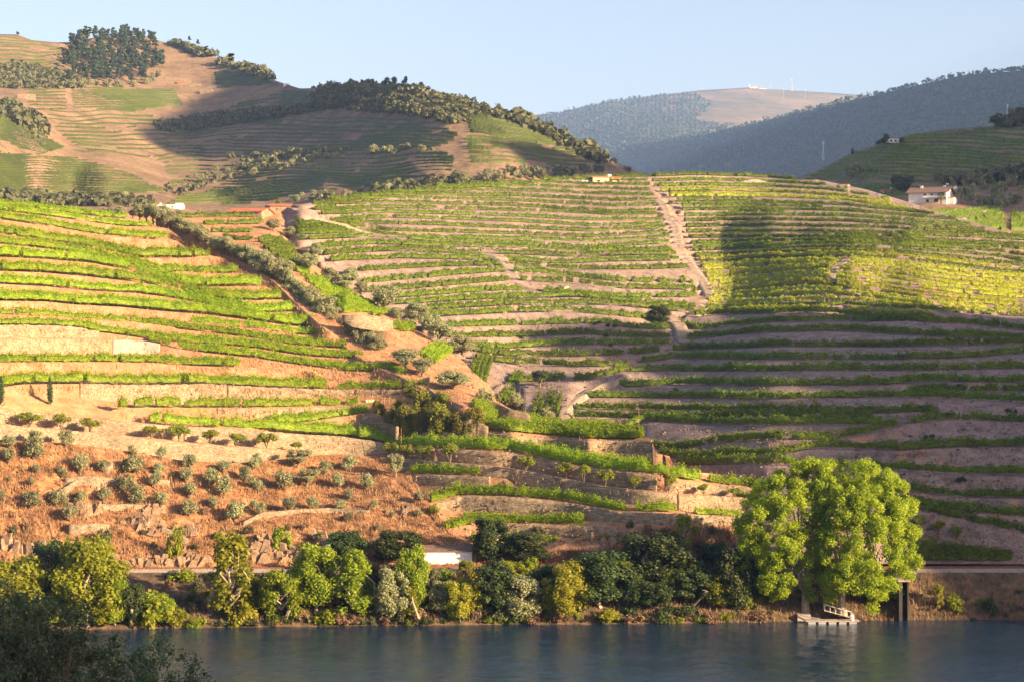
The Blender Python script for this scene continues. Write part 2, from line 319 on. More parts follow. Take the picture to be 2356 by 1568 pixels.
# terrace lips of the near spur, bottom to top: (name, lip, foot or None, batter, kind of riser)
NT = [
 ('s1', [(-300,1270),(2000,1285)], None, .7, 'b'),
 ('t22', [(1050,1262),(1090,1252),(1300,1250),(1400,1262)], None, .8, 'b'),
 ('t21', [(1040,1222),(1090,1207),(1114,1208),(1250,1208),(1377,1212),(1500,1222),(1700,1235)], [(1040,1240),(1117,1224),(1340,1236),(1400,1245),(1500,1250),(1700,1262)], .2, 'w'),
 ('t20', [(995,1162),(1060,1142),(1178,1144),(1303,1156),(1428,1179),(1528,1181),(1690,1189),(1740,1195)], [(995,1168),(1019,1172),(1200,1180),(1353,1195),(1450,1203),(1528,1205),(1690,1205),(1740,1210)], .2, 'w'),
 ('t19b', [(941,1094),(951,1092),(1126,1097),(1160,1100)], [(955,1105),(964,1115),(1114,1122),(1160,1126)], .12, 'w'),
 ('t19', [(880,1054),(939,1058),(1089,1069),(1178,1079),(1303,1103),(1403,1122),(1528,1134),(1565,1138),(1720,1146),(1745,1150)], [(900,1078),(950,1080),(1060,1084),(1110,1100),(1178,1116),(1303,1134),(1403,1150),(1500,1168),(1565,1174),(1690,1180),(1740,1186)], .14, 'w'),
 ('t18', [(-300,962),(0,977),(178,993),(342,1010),(513,1026),(643,1034),(700,1040)], [(-300,1000),(0,1012),(150,1020),(308,1040),(410,1058),(530,1066),(643,1058),(700,1050)], .15, 'w'),
 ('t17', [(-300,930),(0,941),(178,960),(362,978),(581,990),(689,999),(789,1005),(839,1012),(876,1018),(914,1029),(1014,1034),(1178,1042),(1303,1068),(1403,1083),(1510,1094),(1528,1100),(1578,1108),(1678,1118),(1735,1124)],
         [(-300,960),(0,974),(178,989),(342,1005),(513,1021),(683,1034),(776,1042),(884,1050),(939,1055),(1089,1066),(1178,1075),(1303,1099),(1403,1118),(1528,1130),(1565,1134),(1720,1142)], .14, 'w'),
 ('t16', [(610,975),(700,972),(800,958),(850,950),(919,994),(1071,994),(1104,995),(1178,1003),(1353,1015),(1503,1014)], [(900,1008),(919,1008),(1071,1008),(1178,1015),(1363,1039),(1503,1039)], .10, 'w'),
 ('r16', [(294,940),(478,939),(615,940),(805,936),(828,934)], [(500,950),(620,962),(700,968),(805,952),(828,944)], .2, 'w'),
 ('r15', [(0,892),(51,884),(171,883),(308,886),(478,884),(615,892),(776,897),(976,897)], [(0,905),(150,912),(300,925),(478,926),(700,912),(815,908),(976,905)], .25, 'w'),
 ('r14', A((0,1550),(500,1545),(1000,1545),(1400,1550),(1800,1570),(2200,1585))+[(700,846),(740,866),(800,870),(930,880)], None, .6, 'b'),
 ('r12', [(-260,784),(0,783),(200,781),(300,784),(330,786)]+A((1450,1370),(1600,1410),(1900,1450),(2200,1485),(2356,1500),(2800,1570),(3200,1622),(3606,1625),(3736,1690)), [(-260,813),(0,813),(355,813),(368,808)], .5, 'b'),
 ('r11', A((0,1200),(400,1203),(700,1220),(900,1260),(1200,1300),(1500,1340),(1800,1365),(2100,1385),(2356,1410),(2800,1480),(3341,1515),(3500,1560)), [(-260,775),(0,775),(225,777)], .45, 'b'),
 ('r10', A((0,1105),(400,1125),(900,1160),(1300,1190),(1500,1222),(1700,1240),(2000,1275),(2356,1320),(2700,1380),(3186,1415),(3300,1450)), None, .45, 'b'),
 ('r10b', A((1750,1190),(2000,1200),(2356,1230),(2700,1280),(3076,1308),(3150,1340)), None, .45, 'b'),
 ('r9', A((0,975),(400,980),(700,1010),(1100,1030),(1500,1070),(1900,1100),(2356,1160),(2700,1205),(2906,1215),(3000,1240)), None, .4, 'b'),
 ('r8', A((0,820),(400,840),(800,880),(1200,900),(1500,935),(1850,995),(2100,1045),(2356,1083),(2690,1075),(2800,1100)), None, .4, 'b'),
 ('r7', A((0,700),(400,715),(800,750),(1200,795),(1500,840),(1700,890),(1850,930),(2100,970),(2350,970),(2600,962),(2660,990)), None, .4, 'b'),
 ('r6', A((0,570),(400,590),(800,620),(1200,690),(1400,750),(1700,830),(1900,845),(2300,840),(2420,840)), None, .45, 'b'),
 ('r5', A((0,450),(300,480),(550,510),(900,560),(1250,650),(1500,710),(1900,725),(2200,715),(2300,740)), None, .5, 'b'),
 ('r4', A((0,360),(400,415),(800,475),(1100,540),(1300,580),(1600,580),(1920,572),(2010,590)), None, .5, 'b'),
 ('r3', A((0,225),(400,280),(800,355),(1100,388),(1400,410),(1550,397),(1600,420)), None, .5, 'b'),
 ('r2', A((0,143),(500,203),(900,258),(1150,288),(1400,295),(1500,310)), None, .5, 'b'),
 ('r1', A((0,92),(500,148),(900,203),(1180,222),(1250,230)), None, .5, 'b'),
]
def build_terraces(name, us, NT, base, sky, mat, Y0=None, lab=None, seed=1, wob=.35, sink=None, bottom=None, maxstep=9, ext=0):
    """stepped hillside: for every column the profile foot-riser-lip-tread from the lowest terrace up. Returns the lips in world space."""
    us = np.asarray(us, float); J = len(us)
    sv = np.interp(us, *pl(sky).T)
    rowsP, lips = [], {}
    pv = np.full(J, bottom if bottom is not None else 1303.0); pY = np.interp(us, *pl(Y0).T) if Y0 else base(us, pv)
    pz = CAMH+(CV-pv)/FPX*pY
    rowsP.append(P(us, pv, pY))
    ker = np.array([1, 2, 3, 2, 1])/9.0
    for k, (nm, lip, foot, bat, kind) in enumerate(NT):
        v, w = interp(lip, us, 60, ext); v = np.convolve(np.pad(v, 2, 'edge'), ker, 'valid')
        v = v*w+(pv-1.5)*(1-w); v = np.minimum(v, pv-1.2)
        over = v < sv; v = np.maximum(v, sv)
        Y = base(us, v); Y = np.maximum(Y, pY+np.where(over, .25, .5)); z = CAMH+(CV-v)/FPX*Y
        h = np.maximum(z-pz, .05); fY = np.maximum(Y-bat*h, pY+.3); fY = np.minimum(fY, Y-.05)
        cap = pY+maxstep*w+1.0; fz = pz+np.maximum(fY-cap, 0)*.5
        fz = np.minimum(fz, z-.02)
        if foot is not None:
            fv, fw = interp(foot, us, 20); fv = np.minimum(np.maximum(fv, v+.8), pv-.3)
            gY = Y-(bat if kind == 'w' else .3)*np.maximum((fv-v)/FPX*Y, .05); gY = np.where(gY < pY+.2, pY+.2, gY)
            gz = CAMH+(CV-fv)/FPX*gY; fw = fw*w; fY = fY+(gY-fY)*fw; fz = fz+(gz-fz)*fw
        fY = np.where(over, pY+.1, fY); fz = np.where(over, pz, fz)
        X = (us-CU)/FPX
        for t in ((0, 1/3, 2/3, 1) if not foot else (0, 1)):
            yy = fY+(Y-fY)*t; zz = fz+(z-fz)*t
            if 0 < t < 1:
                nz = fbm(us*.035+k*7.1, np.full(J, t*3.3), seed+k, 4)*wob*np.clip(z-fz, 0, 3); yy = yy+nz; zz = zz+nz*.3
            rowsP.append(np.stack([X*yy, yy, zz], -1))
        lips[nm] = dict(u=us, v=v, Y=Y, z=z, fY=fY, fz=fz, w=w*(~over), pY=pY.copy(), pz=pz.copy())
        pv, pY, pz = v, Y, z
    rowsP.append(np.stack([(us-CU)/FPX*(pY+4), pY+4, pz-.4], -1))
    rowsP.append(np.stack([(us-CU)/FPX*(pY+30), pY+30, pz-16], -1))
    V = np.stack(rowsP)          # K,J,3
    if sink is not None:
        uu, vv = UV(V); s = sink(uu, vv); V[..., 0] *= 1+s/V[..., 1]; V[..., 1] += s; V[..., 2] -= s*.35
    K = len(V); idx = np.arange(K*J).reshape(K, J)
    Fq = np.stack([idx[:-1, :-1], idx[:-1, 1:], idx[1:, 1:], idx[1:, :-1]], -1).reshape(-1, 4)
    o = link(name, mesh_np(name, V.reshape(-1, 3), Fq, mat, smooth=False)); tag(o, kind='structure')
    return lips, o
usN = np.arange(-260, 1800, 4.0)
lipN, terrN = build_terraces('hillside_near', usN, NT, baseN, skyN, M['soil'], seed=3)
# --- the dry olive slope: its own rough ground laid over the foot of the spur
SEAM_O_T = [(-300,1000),(0,1012),(150,1020),(308,1040),(410,1058),(530,1066),(643,1058),(700,1050),(776,1044),(884,1054),(915,1078),(945,1108),(990,1160),(1030,1215),(1060,1235),(1090,1255),(1130,1262),(1400,1268),(1800,1275)]
def slope_surface():
    us = np.arange(-260, 1800, 4.0); K = 70
    top = np.interp(us, *pl(SEAM_O_T).T)-1.5; rows = []
    for k in range(K):
        t = k/(K-1); v = 1303+(top-1303)*t
        Y = baseN(us, v)-.4
        env = min(1, 5*t)*min(1, 6*(1-t)+.05)*np.clip((1290-top)/200, 0.03, 1)**1.5
        n = fbm(us*.012, np.full(len(us), t*5.), 41, 5)*3.2+np.abs(fbm(us*.05, np.full(len(us), t*11.), 43, 4))*1.6
        st = (np.abs(((t*7+fbm(us*.006, us*0+t*2, 45, 3)*1.3) % 1.0)-.5)-.25)*1.6
        Y = Y-(n*.55+st)*env
        lo = np.clip((.16-t)/.16, 0, 1); Y = Y+np.abs(fbm(us*.06, us*0+t*4, 47, 4))*2.0*lo*np.clip((1290-top)/200, 0, 1)
        rows.append(P(us, v, Y))
    rows.insert(0, P(us, 1306+0*us, rows[0][:, 1]+.2))
    return np.stack(rows), us
SO, usO = slope_surface()
K, J = SO.shape[:2]; idx = np.arange(K*J).reshape(K, J)
o = link('dry_hillside', mesh_np('dry_hillside', SO.reshape(-1, 3), np.stack([idx[:-1, :-1], idx[:-1, 1:], idx[1:, 1:], idx[1:, :-1]], -1).reshape(-1, 4), M['dry'], smooth=True)); tag(o, kind='structure')
class Surf:
    """nearest-projected lookup on a built point grid"""
    def __init__(s, G_): s.p = G_.reshape(-1, 3); u, v = UV(s.p); s.uv = np.stack([u, v], -1)
    def __call__(s, u, v, k=4):
        d = ((s.uv-np.array([u, v]))**2).sum(1); i = np.argpartition(d, k)[:k]; w = 1/(d[i]+.3); Y = (s.p[i, 1]*w).sum()/w.sum(); return P(u, v, Y)
surfO = Surf(SO)
# --- the back of the spur down to the gully
baseN2 = TPS([(300,470,560),(440,500,556),(485,555,531),(560,583,520),(620,620,506),(690,690,489),(790,775,469),(860,822,457),(960,868,445),(1014,890,440),(1114,922,436),
    (600,500,575),(600,540,545),(690,470,600),(689,578,545),(734,598,545),(789,673,525),(826,688,520),(896,731,510),(959,761,500),(1014,798,490),(1074,838,480),(1146,925,462),(1210,965,452),
    (700,640,511),(800,700,490),(900,760,478),(900,800,466),(960,810,465),(1000,840,458),(1050,870,452)])
seamN2 = [(470,600),(490,640),(520,660),(546,651),(578,689),(598,734),(673,789),(688,826),(731,896),(761,959),(798,1014),(838,1074),(925,1146),(965,1200),(1100,1240)]  # (v, u)
def n2u(v): p = np.array(seamN2, float); return np.interp(v, p[:, 0], p[:, 1])
def slopeN2():
    us = np.arange(290, 1260, 5.0); K = 60; rows = []
    top = np.interp(us, [290,300,450,520,600,640,680,700,760,830,900,1000,1080,1150,1260],[492,492,500,500,497,478,470,500,590,655,700,750,800,880,940])
    bot = np.interp(us, *pl(skyN).T)+22
    top = np.minimum(top, bot-4)
    for k in range(K):
        t = k/(K-1); v = bot+(top-bot)*t; Y = baseN2(us, v); Y = Y-fbm(us*.03, us*0+t*4, 61, 4)*1.0
        s = np.clip((us-n2u(v))/40, 0, 1); rows.append(P(us, v, Y+12*s))
    last = rows[-1].copy(); last[:, 1] += 25; last[:, 2] -= 10; rows.append(last)
    f0 = rows[0].copy(); f0[:, 1] += 1; f0[:, 2] -= 12; rows.insert(0, f0)
    return np.stack(rows)
SN2 = slopeN2(); K, J = SN2.shape[:2]; idx = np.arange(K*J).reshape(K, J)
o = link('gully_slope', mesh_np('gully_slope', SN2.reshape(-1, 3), np.stack([idx[:-1, :-1], idx[:-1, 1:], idx[1:, 1:], idx[1:, :-1]], -1).reshape(-1, 4), M['soil'], smooth=True)); tag(o, kind='structure')
surfN2 = Surf(SN2[1:-1])
# ---------------------------------------------------------------- middle hill
mp = [(560,520,600),(560,640,560),(640,470,600),(700,469,589),(700,520,560),(700,578,540),(760,640,526),(826,700,515),(900,745,505),(959,780,495),(1014,815,486),(1074,845,479),(1146,925,462),(1178,960,455),
 (800,455,640),(800,540,585),(900,445,665),(900,540,596),(900,620,554),(900,690,524),(1178,418,722),(1178,480,670),(1178,550,622),(1178,610,588),(1178,670,560),(1178,720,540),(1178,780,518),(1178,840,498),(1178,900,477),
 (1400,405,742),(1400,490,680),(1400,560,634),(1400,640,587),(1400,700,562),(1400,760,533),(1400,845,498),(1400,920,470),
 (1560,392,758),(1560,470,702),(1560,560,645),(1560,640,605),(1560,720,569),(1560,780,543),(1560,850,505),(1560,915,468),(1560,1000,432),(1560,1100,408),
 (1300,960,458),(1300,1100,430),(1000,1100,440),(800,900,500),
 (1665,400,775),(1665,470,708),(1665,545,664),(1770,405,790),(1770,470,710),(1770,545,643),(1770,610,616),(1770,665,589),(1770,700,565),(1700,600,632),(1700,665,604),(1620,640,614),(1610,600,632),(1850,600,603),(1850,665,568),(1950,600,583),(1950,665,551),(1950,700,545),(1900,545,632),(1770,765,515),(1770,797,497),(1770,851,470),(1770,887,452),(1770,947,430),(1770,1011,408),(1770,1062,395),(1770,1295,371),
 (2100,467,735),(2100,536,640),(2100,566,612),(2100,600,588),(2050,665,554),(2200,670,560),(2100,735,517),(2100,797,486),(2100,851,461),(2100,915,435),(2100,970,412),(2100,1035,397),(2100,1090,388),(2100,1150,382),(2100,1295,372),
 (2356,545,665),(2356,600,620),(2356,680,582),(2356,725,540),(2356,778,496),(2356,812,477),(2356,847,459),(2356,900,434),(2356,970,410),(2356,1027,396),(2356,1093,385),(2356,1145,380),(2356,1188,377),(2356,1227,375),(2356,1295,372),
 (2560,560,690),(2560,725,550),(2560,900,432),(2560,1295,372)]
baseM = TPS(mp)
skyM = [(560,470),(690,470),(720,467),(839,450),(950,440),(1050,428),(1178,417),(1303,412),(1353,407),(1440,396),(1553,391),(1715,396),(1766,404),(1842,407),(1900,417),(1992,436),(2100,468),(2150,486),(2230,508),(2330,538),(2356,546),(2500,575)]
TRK = [(400,1488),(440,1500),(470,1530),(510,1560),(570,1570),(610,1600),(650,1625),(680,1640),(720,1600),(745,1562),(770,1570),(800,1545),(825,1480),(850,1440),(885,1380),(930,1320),(960,1300),(1300,1300)]
def trku(v): p = np.array(TRK, float); return np.interp(v, p[:, 0], p[:, 1])
def sm(x): x = np.clip(x, 0, 1); return x*x*(3-2*x)
M1 = [  # left flank, bottom to top
 [(1178,882),(1270,877),(1353,875),(1453,852)],
 [(1091,826),(1178,838),(1315,845),(1448,845)],
 [(1060,806),(1091,808),(1129,816),(1178,820),(1328,822),(1420,818),(1515,812)],
 [(1050,795),(1091,801),(1178,803),(1303,795),(1540,795)],
 [(1020,775),(1034,778),(1178,777),(1353,771),(1450,777),(1540,780)],
 [(990,752),(1014,755),(1178,751),(1390,745),(1453,757),(1540,760)],
 [(970,731),(1178,720),(1303,717),(1453,732),(1500,736)],
 [(950,716),(1178,702),(1403,702),(1600,721)],
 [(910,701),(1178,687),(1328,684),(1500,700),(1600,711)],
 [(895,687),(914,686),(1178,668),(1328,680),(1450,688),(1600,684)],
 [(845,674),(989,663),(1178,646),(1303,652),(1428,664),(1600,668)],
 [(835,654),(989,640),(1150,626),(1303,636),(1428,650),(1598,654)],
 [(825,626),(989,616),(1139,611),(1303,621),(1450,622),(1580,618)],
 [(760,602),(914,596),(1139,600),(1303,608),(1378,604),(1563,599)],
 [(744,588),(914,578),(1114,587),(1178,586),(1303,592),(1450,588),(1555,588)],
 [(720,573),(860,563),(1000,568),(1178,570),(1353,581),(1545,578)],
 [(684,553),(864,545),(1000,556),(1178,560),(1353,572),(1540,560)],
 [(679,540),(839,536),(939,548),(1178,551),(1353,558),(1540,548)],
 [(680,527),(800,521),(900,533),(1178,540),(1353,547),(1535,537)],
 [(760,512),(839,515),(1000,520),(1178,527),(1353,534),(1530,526)],
 [(784,507),(914,502),(1178,511),(1353,521),(1528,519)],
 [(740,494),(889,490),(1178,499),(1353,508),(1525,508)],
 [(722,485),(889,479),(1178,486),(1403,497),(1523,496)],
 [(719,472),(889,468),(1178,475),(1403,490),(1523,486)],
 [(760,462),(889,458),(1178,463),(1403,476),(1510,474)],
 [(800,455),(889,450),(1178,452),(1403,463),(1505,463)],
 [(880,447),(1000,441),(1178,440),(1403,449),(1500,452)],
 [(950,440),(1100,431),(1178,430),(1403,437),(1498,440)],
 [(1000,434),(1178,422),(1303,423),(1403,427),(1495,428)],
 [(1250,415),(1353,413),(1403,418),(1490,417)],
 [(1300,411),(1400,408),(1490,407)],
]
M2 = [  # right flank, bottom to top
 [(1690,1258),(2100,1258),(2250,1272),(2356,1280),(2500,1290)],
 [(1690,1205),(2116,1217),(2217,1249),(2356,1253),(2500,1256)],
 [(1690,1165),(2100,1171),(2217,1200),(2356,1230),(2500,1250)],
 [(1690,1155),(2108,1163),(2217,1179),(2356,1190),(2500,1200)],
 [(1690,1120),(2100,1132),(2217,1145),(2356,1147),(2500,1150)],
 [(1560,1070),(1617,1070),(1711,1068),(1767,1069),(1867,1074),(2042,1083),(2217,1092),(2356,1095),(2500,1096)],
 [(1520,1050),(1610,1060),(1700,1050),(1792,1048),(1867,1033),(1980,1034),(2067,1038),(2192,1031),(2356,1029),(2500,1030)],
 [(1480,1030),(1560,1036),(1650,1020),(1767,1013),(1917,1013),(1967,1004),(2042,987),(2142,968),(2217,967),(2356,972),(2500,975)],
 [(1440,985),(1490,968),(1603,976),(1767,979),(2004,979),(2030,975)],
 [(1318,962),(1450,966),(1603,964),(1767,962),(1950,966),(2010,968)],
 [(1325,942),(1553,946),(1767,949),(2017,953),(2130,948),(2160,955)],
 [(1333,917),(1553,916),(1767,919),(1992,915),(2142,917),(2356,926),(2500,930)],
 [(2090,905),(2142,902),(2356,903),(2500,903)],
 [(1378,887),(1440,893),(1553,886),(1767,889),(2042,886),(2142,879),(2356,881),(2500,882)],
 [(1450,855),(1600,854),(1767,854),(2142,853),(2356,849),(2500,848)],
 [(1480,835),(1548,826),(1766,828),(1992,829),(2192,826),(2356,814),(2500,808)],
 [(1548,808),(1766,799),(2092,799),(2356,793),(2500,790)],
 [(1580,784),(1678,771),(1766,766),(1942,763),(2092,772),(2192,778),(2356,780),(2500,782)],
 [(1560,745),(1598,760),(1678,752),(1766,742),(2092,739),(2292,754),(2356,761),(2500,770)],
 [(1600,728),(1766,722),(1917,722),(2017,736),(2150,738)],
 [(1625,712),(1766,705),(1942,703),(2117,714),(2356,729),(2500,735)],
 [(1630,694),(1766,685),(1917,676),(2067,697),(2192,714),(2356,727),(2500,732)],
 [(1635,672),(1766,667),(1860,655),(1917,662),(2067,680),(2192,697),(2356,708),(2500,715)],
 [(1630,655),(1766,648),(1900,640),(2067,658),(2192,675),(2356,688),(2500,695)],
 [(1625,638),(1766,629),(1900,622),(2000,625),(2100,640),(2192,655),(2356,668),(2500,678)],
 [(1618,622),(1766,613),(1917,610),(2067,615),(2192,634),(2356,650),(2500,660)],
 [(1610,607),(1766,598),(1942,594),(2067,598),(2192,614),(2356,632),(2500,640)],
 [(1600,592),(1766,584),(1942,580),(2067,584),(2192,597),(2356,614),(2500,620)],
 [(1595,578),(1766,571),(1842,562),(1992,564),(2092,568),(2192,572),(2304,582),(2356,590),(2500,595)],
 [(1590,562),(1766,556),(2017,558),(2192,566),(2356,575),(2500,580)],
 [(1585,548),(1766,547),(2017,552),(2267,562),(2356,566),(2500,570)],
 [(1582,536),(1766,534),(2017,538),(2356,553),(2500,560)],
 [(1580,523),(1766,521),(2017,526),(2267,541),(2356,548)],
 [(1578,510),(1766,508),(1942,511),(2092,520),(2267,533)],
 [(1575,498),(1766,497),(1942,499),(2092,510),(2230,520)],
 [(1570,485),(1766,483),(1942,487),(2092,499),(2200,508)],
 [(1555,470),(1766,468),(1942,474),(2050,485),(2150,495)],
 [(1540,455),(1600,452),(1766,455),(1942,462),(2092,484)],
 [(1520,442),(1600,438),(1766,443),(1900,450),(2050,470)],
 [(1505,430),(1600,427),(1766,431),(1900,438),(2000,452)],
 [(1500,418),(1600,415),(1766,420),(1900,428)],
 [(1495,407),(1600,403),(1740,407),(1830,414)],
]
usM1 = np.arange(560, 1700, 5.0); usM2 = np.arange(1260, 2480, 5.0)
sinkA = lambda u, v: 14*sm((u-trku(v)-4)/45)+16*sm((n2u(v)-u)/40)*(v > 470)
sinkB = lambda u, v: 14*sm((trku(v)-6-u)/45)*(v < 1000)
lipM1, terrM1 = build_terraces('hillside_middle', usM1, [('a%d' % i, l, None, .75, 'b') for i, l in enumerate(M1)], baseM, skyM, M['schist'], seed=71, sink=sinkA, bottom=1000, maxstep=4, ext=80)
lipM2, terrM2 = build_terraces('hillside_right', usM2, [('b%d' % i, l, None, .75, 'b') for i, l in enumerate(M2)], baseM, skyM, M['schist'], seed=91, sink=sinkB, bottom=1296, maxstep=5, ext=80)
# ---------------------------------------------------------------- far hills
skyC = [(-400,60),(-100,72),(0,79),(40,80),(75,93),(130,98),(165,97),(230,84),(300,82),(340,86),(400,103),(490,130),(530,146),(560,160),(600,172),(640,188),(690,204),(720,203),(760,195),(850,190),(960,200),(1060,230),(1120,250),(1180,268),(1220,284),(1280,314),(1340,340),(1400,366),(1440,384),(1520,420),(1600,470)]
baseC = TPS([(-300,470,900),(-300,270,1150),(-300,70,1650),(0,460,930),(0,350,1010),(0,270,1120),(0,210,1350),(0,150,1500),(0,80,1650),(150,400,1080),(200,350,1180),
 (250,460,980),(250,350,1190),(250,270,1400),(250,200,1540),(250,80,1760),(400,480,980),(400,400,1180),(400,300,1450),(400,200,1600),(400,100,1760),
 (600,480,990),(600,400,1140),(600,300,1370),(600,230,1480),(600,170,1600),(750,470,960),(750,400,1060),(750,300,1240),(750,195,1370),
 (900,440,940),(900,350,1050),(900,270,1150),(900,192,1260),(1060,430,920),(1060,350,990),(1060,290,1050),(1060,230,1130),
 (1180,420,940),(1180,350,1000),(1180,300,1060),(1180,265,1110),(1290,400,990),(1290,340,1060),(1290,318,1090),(1400,400,1050),(1400,366,1100),(1600,450,1200)])
def smooth_hill(name, us, sky, base, mat, v0, K, rough, seed, back=250, drop=120, fr=(.02, 9)):
    sv = np.interp(us, *pl(sky).T); rows = []
    for k in range(K):
        t = k/(K-1); v = v0+(sv-v0)*t; Y = base(us, v)-fbm(us*fr[0], us*0+t*fr[1], seed, 5)*rough*min(1, 8*(1-t)+.15); rows.append(P(us, v, Y))
    for kk in (1, 2): l = rows[-1].copy(); l[:, 1] += back*.5*kk; l[:, 2] -= drop*.5*kk; rows.append(l)
    G_ = np.stack(rows); K, J = G_.shape[:2]; idx = np.arange(K*J).reshape(K, J)
    o = link(name, mesh_np(name, G_.reshape(-1, 3), np.stack([idx[:-1, :-1], idx[:-1, 1:], idx[1:, 1:], idx[1:, :-1]], -1).reshape(-1, 4), mat, smooth=True)); tag(o, kind='structure')
    return G_
GC = smooth_hill('hill_vineyards', np.arange(-300, 1620, 7.0), skyC, baseC, M['far'], 560, 110, 9, 101, fr=(.012, 6))
skyD = [(1780,430),(1855,402),(1900,383),(1960,352),(2030,328),(2100,308),(2200,296),(2290,290),(2330,268),(2356,260),(2500,225),(2800,160)]
baseD = TPS([(1780,520,900),(1780,430,1000),(1900,480,850),(1900,384,1010),(2000,480,780),(2000,400,900),(2000,340,1020),(2150,470,745),(2150,430,810),(2150,400,870),(2150,300,1060),(2356,560,690),(2356,480,745),(2356,420,840),(2356,350,930),(2356,262,1060),(2600,520,700),(2600,230,1040),(2800,400,780)])
GD = smooth_hill('hill_right', np.arange(1780, 2800, 7.0), skyD, baseD, M['far'], 620, 60, 3, 111, back=200, fr=(.03, 8))
skyE = [(1250,400),(1400,352),(1438,332),(1555,318),(1633,306),(1711,290),(1769,275),(1828,261),(1925,237),(2003,222),(2100,199),(2217,173),(2356,162),(2560,140),(2700,120)]
baseE = lambda u, v: .95*1.75*baseE_(u, v)
baseE_ = TPS([(1250,460,3500),(1400,352,3900),(1600,420,3000),(1600,310,3600),(1900,420,2300),(1900,240,3000),(2100,300,2300),(2356,162,2500),(2356,320,1900),(2700,330,1600),(2700,120,2100)])
GE = smooth_hill('forest_ridge', np.arange(1250, 2700, 10.0), skyE, baseE, M['ridge'], 470, 60, 18, 121, back=900, drop=500)
skyF = [(1050,300),(1150,275),(1220,268),(1290,262),(1340,243),(1400,226),(1438,232),(1516,220),(1613,208),(1703,204),(1734,201),(1773,207),(1867,212),(1984,220),(2100,240),(2300,260)]
skyF = [(1050,300),(1150,278),(1220,268),(1290,260),(1340,246),(1438,231),(1516,219),(1613,208),(1703,203),(1734,201),(1773,206),(1867,211),(1984,219),(2100,240),(2300,260)]
baseF = lambda u, v: .95*1.6*baseF_(u, v)
baseF_ = TPS([(1050,420,4500),(1050,300,5200),(1250,360,4600),(1250,268,5300),(1350,330,4700),(1440,330,4500),(1440,232,5600),(1700,300,4800),(1700,204,5900),(1984,300,5200),(1984,220,6000),(2300,300,5600),(2300,260,6000)])
GF = smooth_hill('far_mountain', np.arange(1050, 2300, 10.0), skyF, baseF, M['bald'], 440, 60, 50, 131, back=800, drop=400, fr=(.01, 4))
surfC, surfD, surfE, surfF = Surf(GC[:-2]), Surf(GD[:-2]), Surf(GE[:-2]), Surf(GF[:-2])
# ---------------------------------------------------------------- ridges added outside the frame, crests shaped to cast the long shadows
def toward_sun(p, X0): t = (X0-p[0])/SUN[0]; q = p+t*SUN; return q[1], q[2]
def shade_ridge(name, pts, X0, w=(120, 200)):
    pts = sorted(pts); ys = np.arange(pts[0][0], pts[-1][0]+.1, 8.0); zs = np.interp(ys, [p[0] for p in pts], [p[1] for p in pts])
    zs = zs+fbm(ys*.05, ys*0, 7, 3)*1.5
    sl = SUN[1]/SUN[0]; rows = []
    for dx, dz in ((-w[0], -1), (-w[0]*.5, -.45), (0, 0), (w[1]*.5, -.5), (w[1], -1)):
        rows.append(np.stack([X0+dx+0*ys, ys+sl*dx, np.where(dz == 0, zs, np.maximum(zs+dz*zs*1.0, -3))], -1))
    G_ = np.stack(rows); K, J = G_.shape[:2]; idx = np.arange(K*J).reshape(K, J)
    o = link(name, mesh_np(name, G_.reshape(-1, 3), np.stack([idx[:-1, :-1], idx[1:, :-1], idx[1:, 1:], idx[:-1, 1:]], -1).reshape(-1, 4), M['far'])); tag(o, kind='structure')
X1 = 450
SHM = [(1050,770),(1178,762),(1300,747),(1450,737),(1560,712),(1610,690),(1640,640),(1700,668),(1900,684),(2100,702),(2350,738)]
q = [toward_sun(P(u, v, float(baseM(u, v))), X1) for u, v in SHM]
def pM(u, v, Y=None): return P(u, v, float(baseM(u, v)) if Y is None else Y)
low = [(toward_sun(p, X1), dz) for p, dz in [(pM(2352, 1290), 4), (pM(2330, 1230), 4), (pM(2340, 1140), 4), (pM(2200, 1035), 2), (pM(2100, 970), 0), (pM(1960, 900), 0), (pM(1900, 850), -4), (pM(1500, 900), 2), (pM(1300, 860), 2), (pM(1100, 800), 0)]]
prof = [(y_, z_+dz) for (y_, z_), dz in low]
y0_, z0_ = min(prof)
prof = [(128, 0), (138, 105), (145, 135), (152, 141), (158, 140)]+[p for p in prof if p[0] > 160]+[p for p in q if max(x[0] for x in prof)+5 < p[0] < 335]
prof += [(343, 172), (352, 164), (420, 158), (520, 170), (600, 175)]
prof = [(y_, max(z_, float(np.interp(y_, [160, 167, 178, 190, 204, 215, 226], [150, 168, 167, 171, 181, 184, 184]))) if 160 < y_ < 226 else z_) for y_, z_ in prof]
print('PROF', [(round(float(a_)), round(float(b_))) for a_, b_ in sorted(prof)])
print('LIT', [tuple(round(float(x)) for x in toward_sun(p, X1)) for p in (P(1850, 1400, 354), P(1640, 1185, 377), P(1400, 1000, 402), P(1200, 960, 425), P(2350, 700, 560), P(1000, 840, 458))])
shade_ridge('shade_ridge_east', prof, X1)  # unseen ridge added to shade the lower middle hill
X2 = 900
SHC = [(440,455),(400,430),(372,405),(375,375),(350,330),(325,300),(380,272),(490,212),(640,196)]
q2 = [toward_sun(P(u, v, float(baseC(u, v))), X2) for u, v in SHC]
q3 = [toward_sun(P(u, v, float(baseC(u, v))), X2) for u, v in [(1060,302),(1180,310),(1290,322),(1400,372)]]
print('Q2', [(round(float(a_)), round(float(b_))) for a_, b_ in q2], 'Q3', [(round(float(a_)), round(float(b_))) for a_, b_ in q3])
q4 = [toward_sun(P(u, v, float(baseD(u, v))), X2) for u, v in [(2000,480),(2100,440),(2150,430),(2356,420),(2356,270),(2200,300),(2000,345),(1900,390)]]+[toward_sun(P(u, v, float(baseC(u, v))), X2) for u, v in [(1150,280),(300,330),(100,300)]]
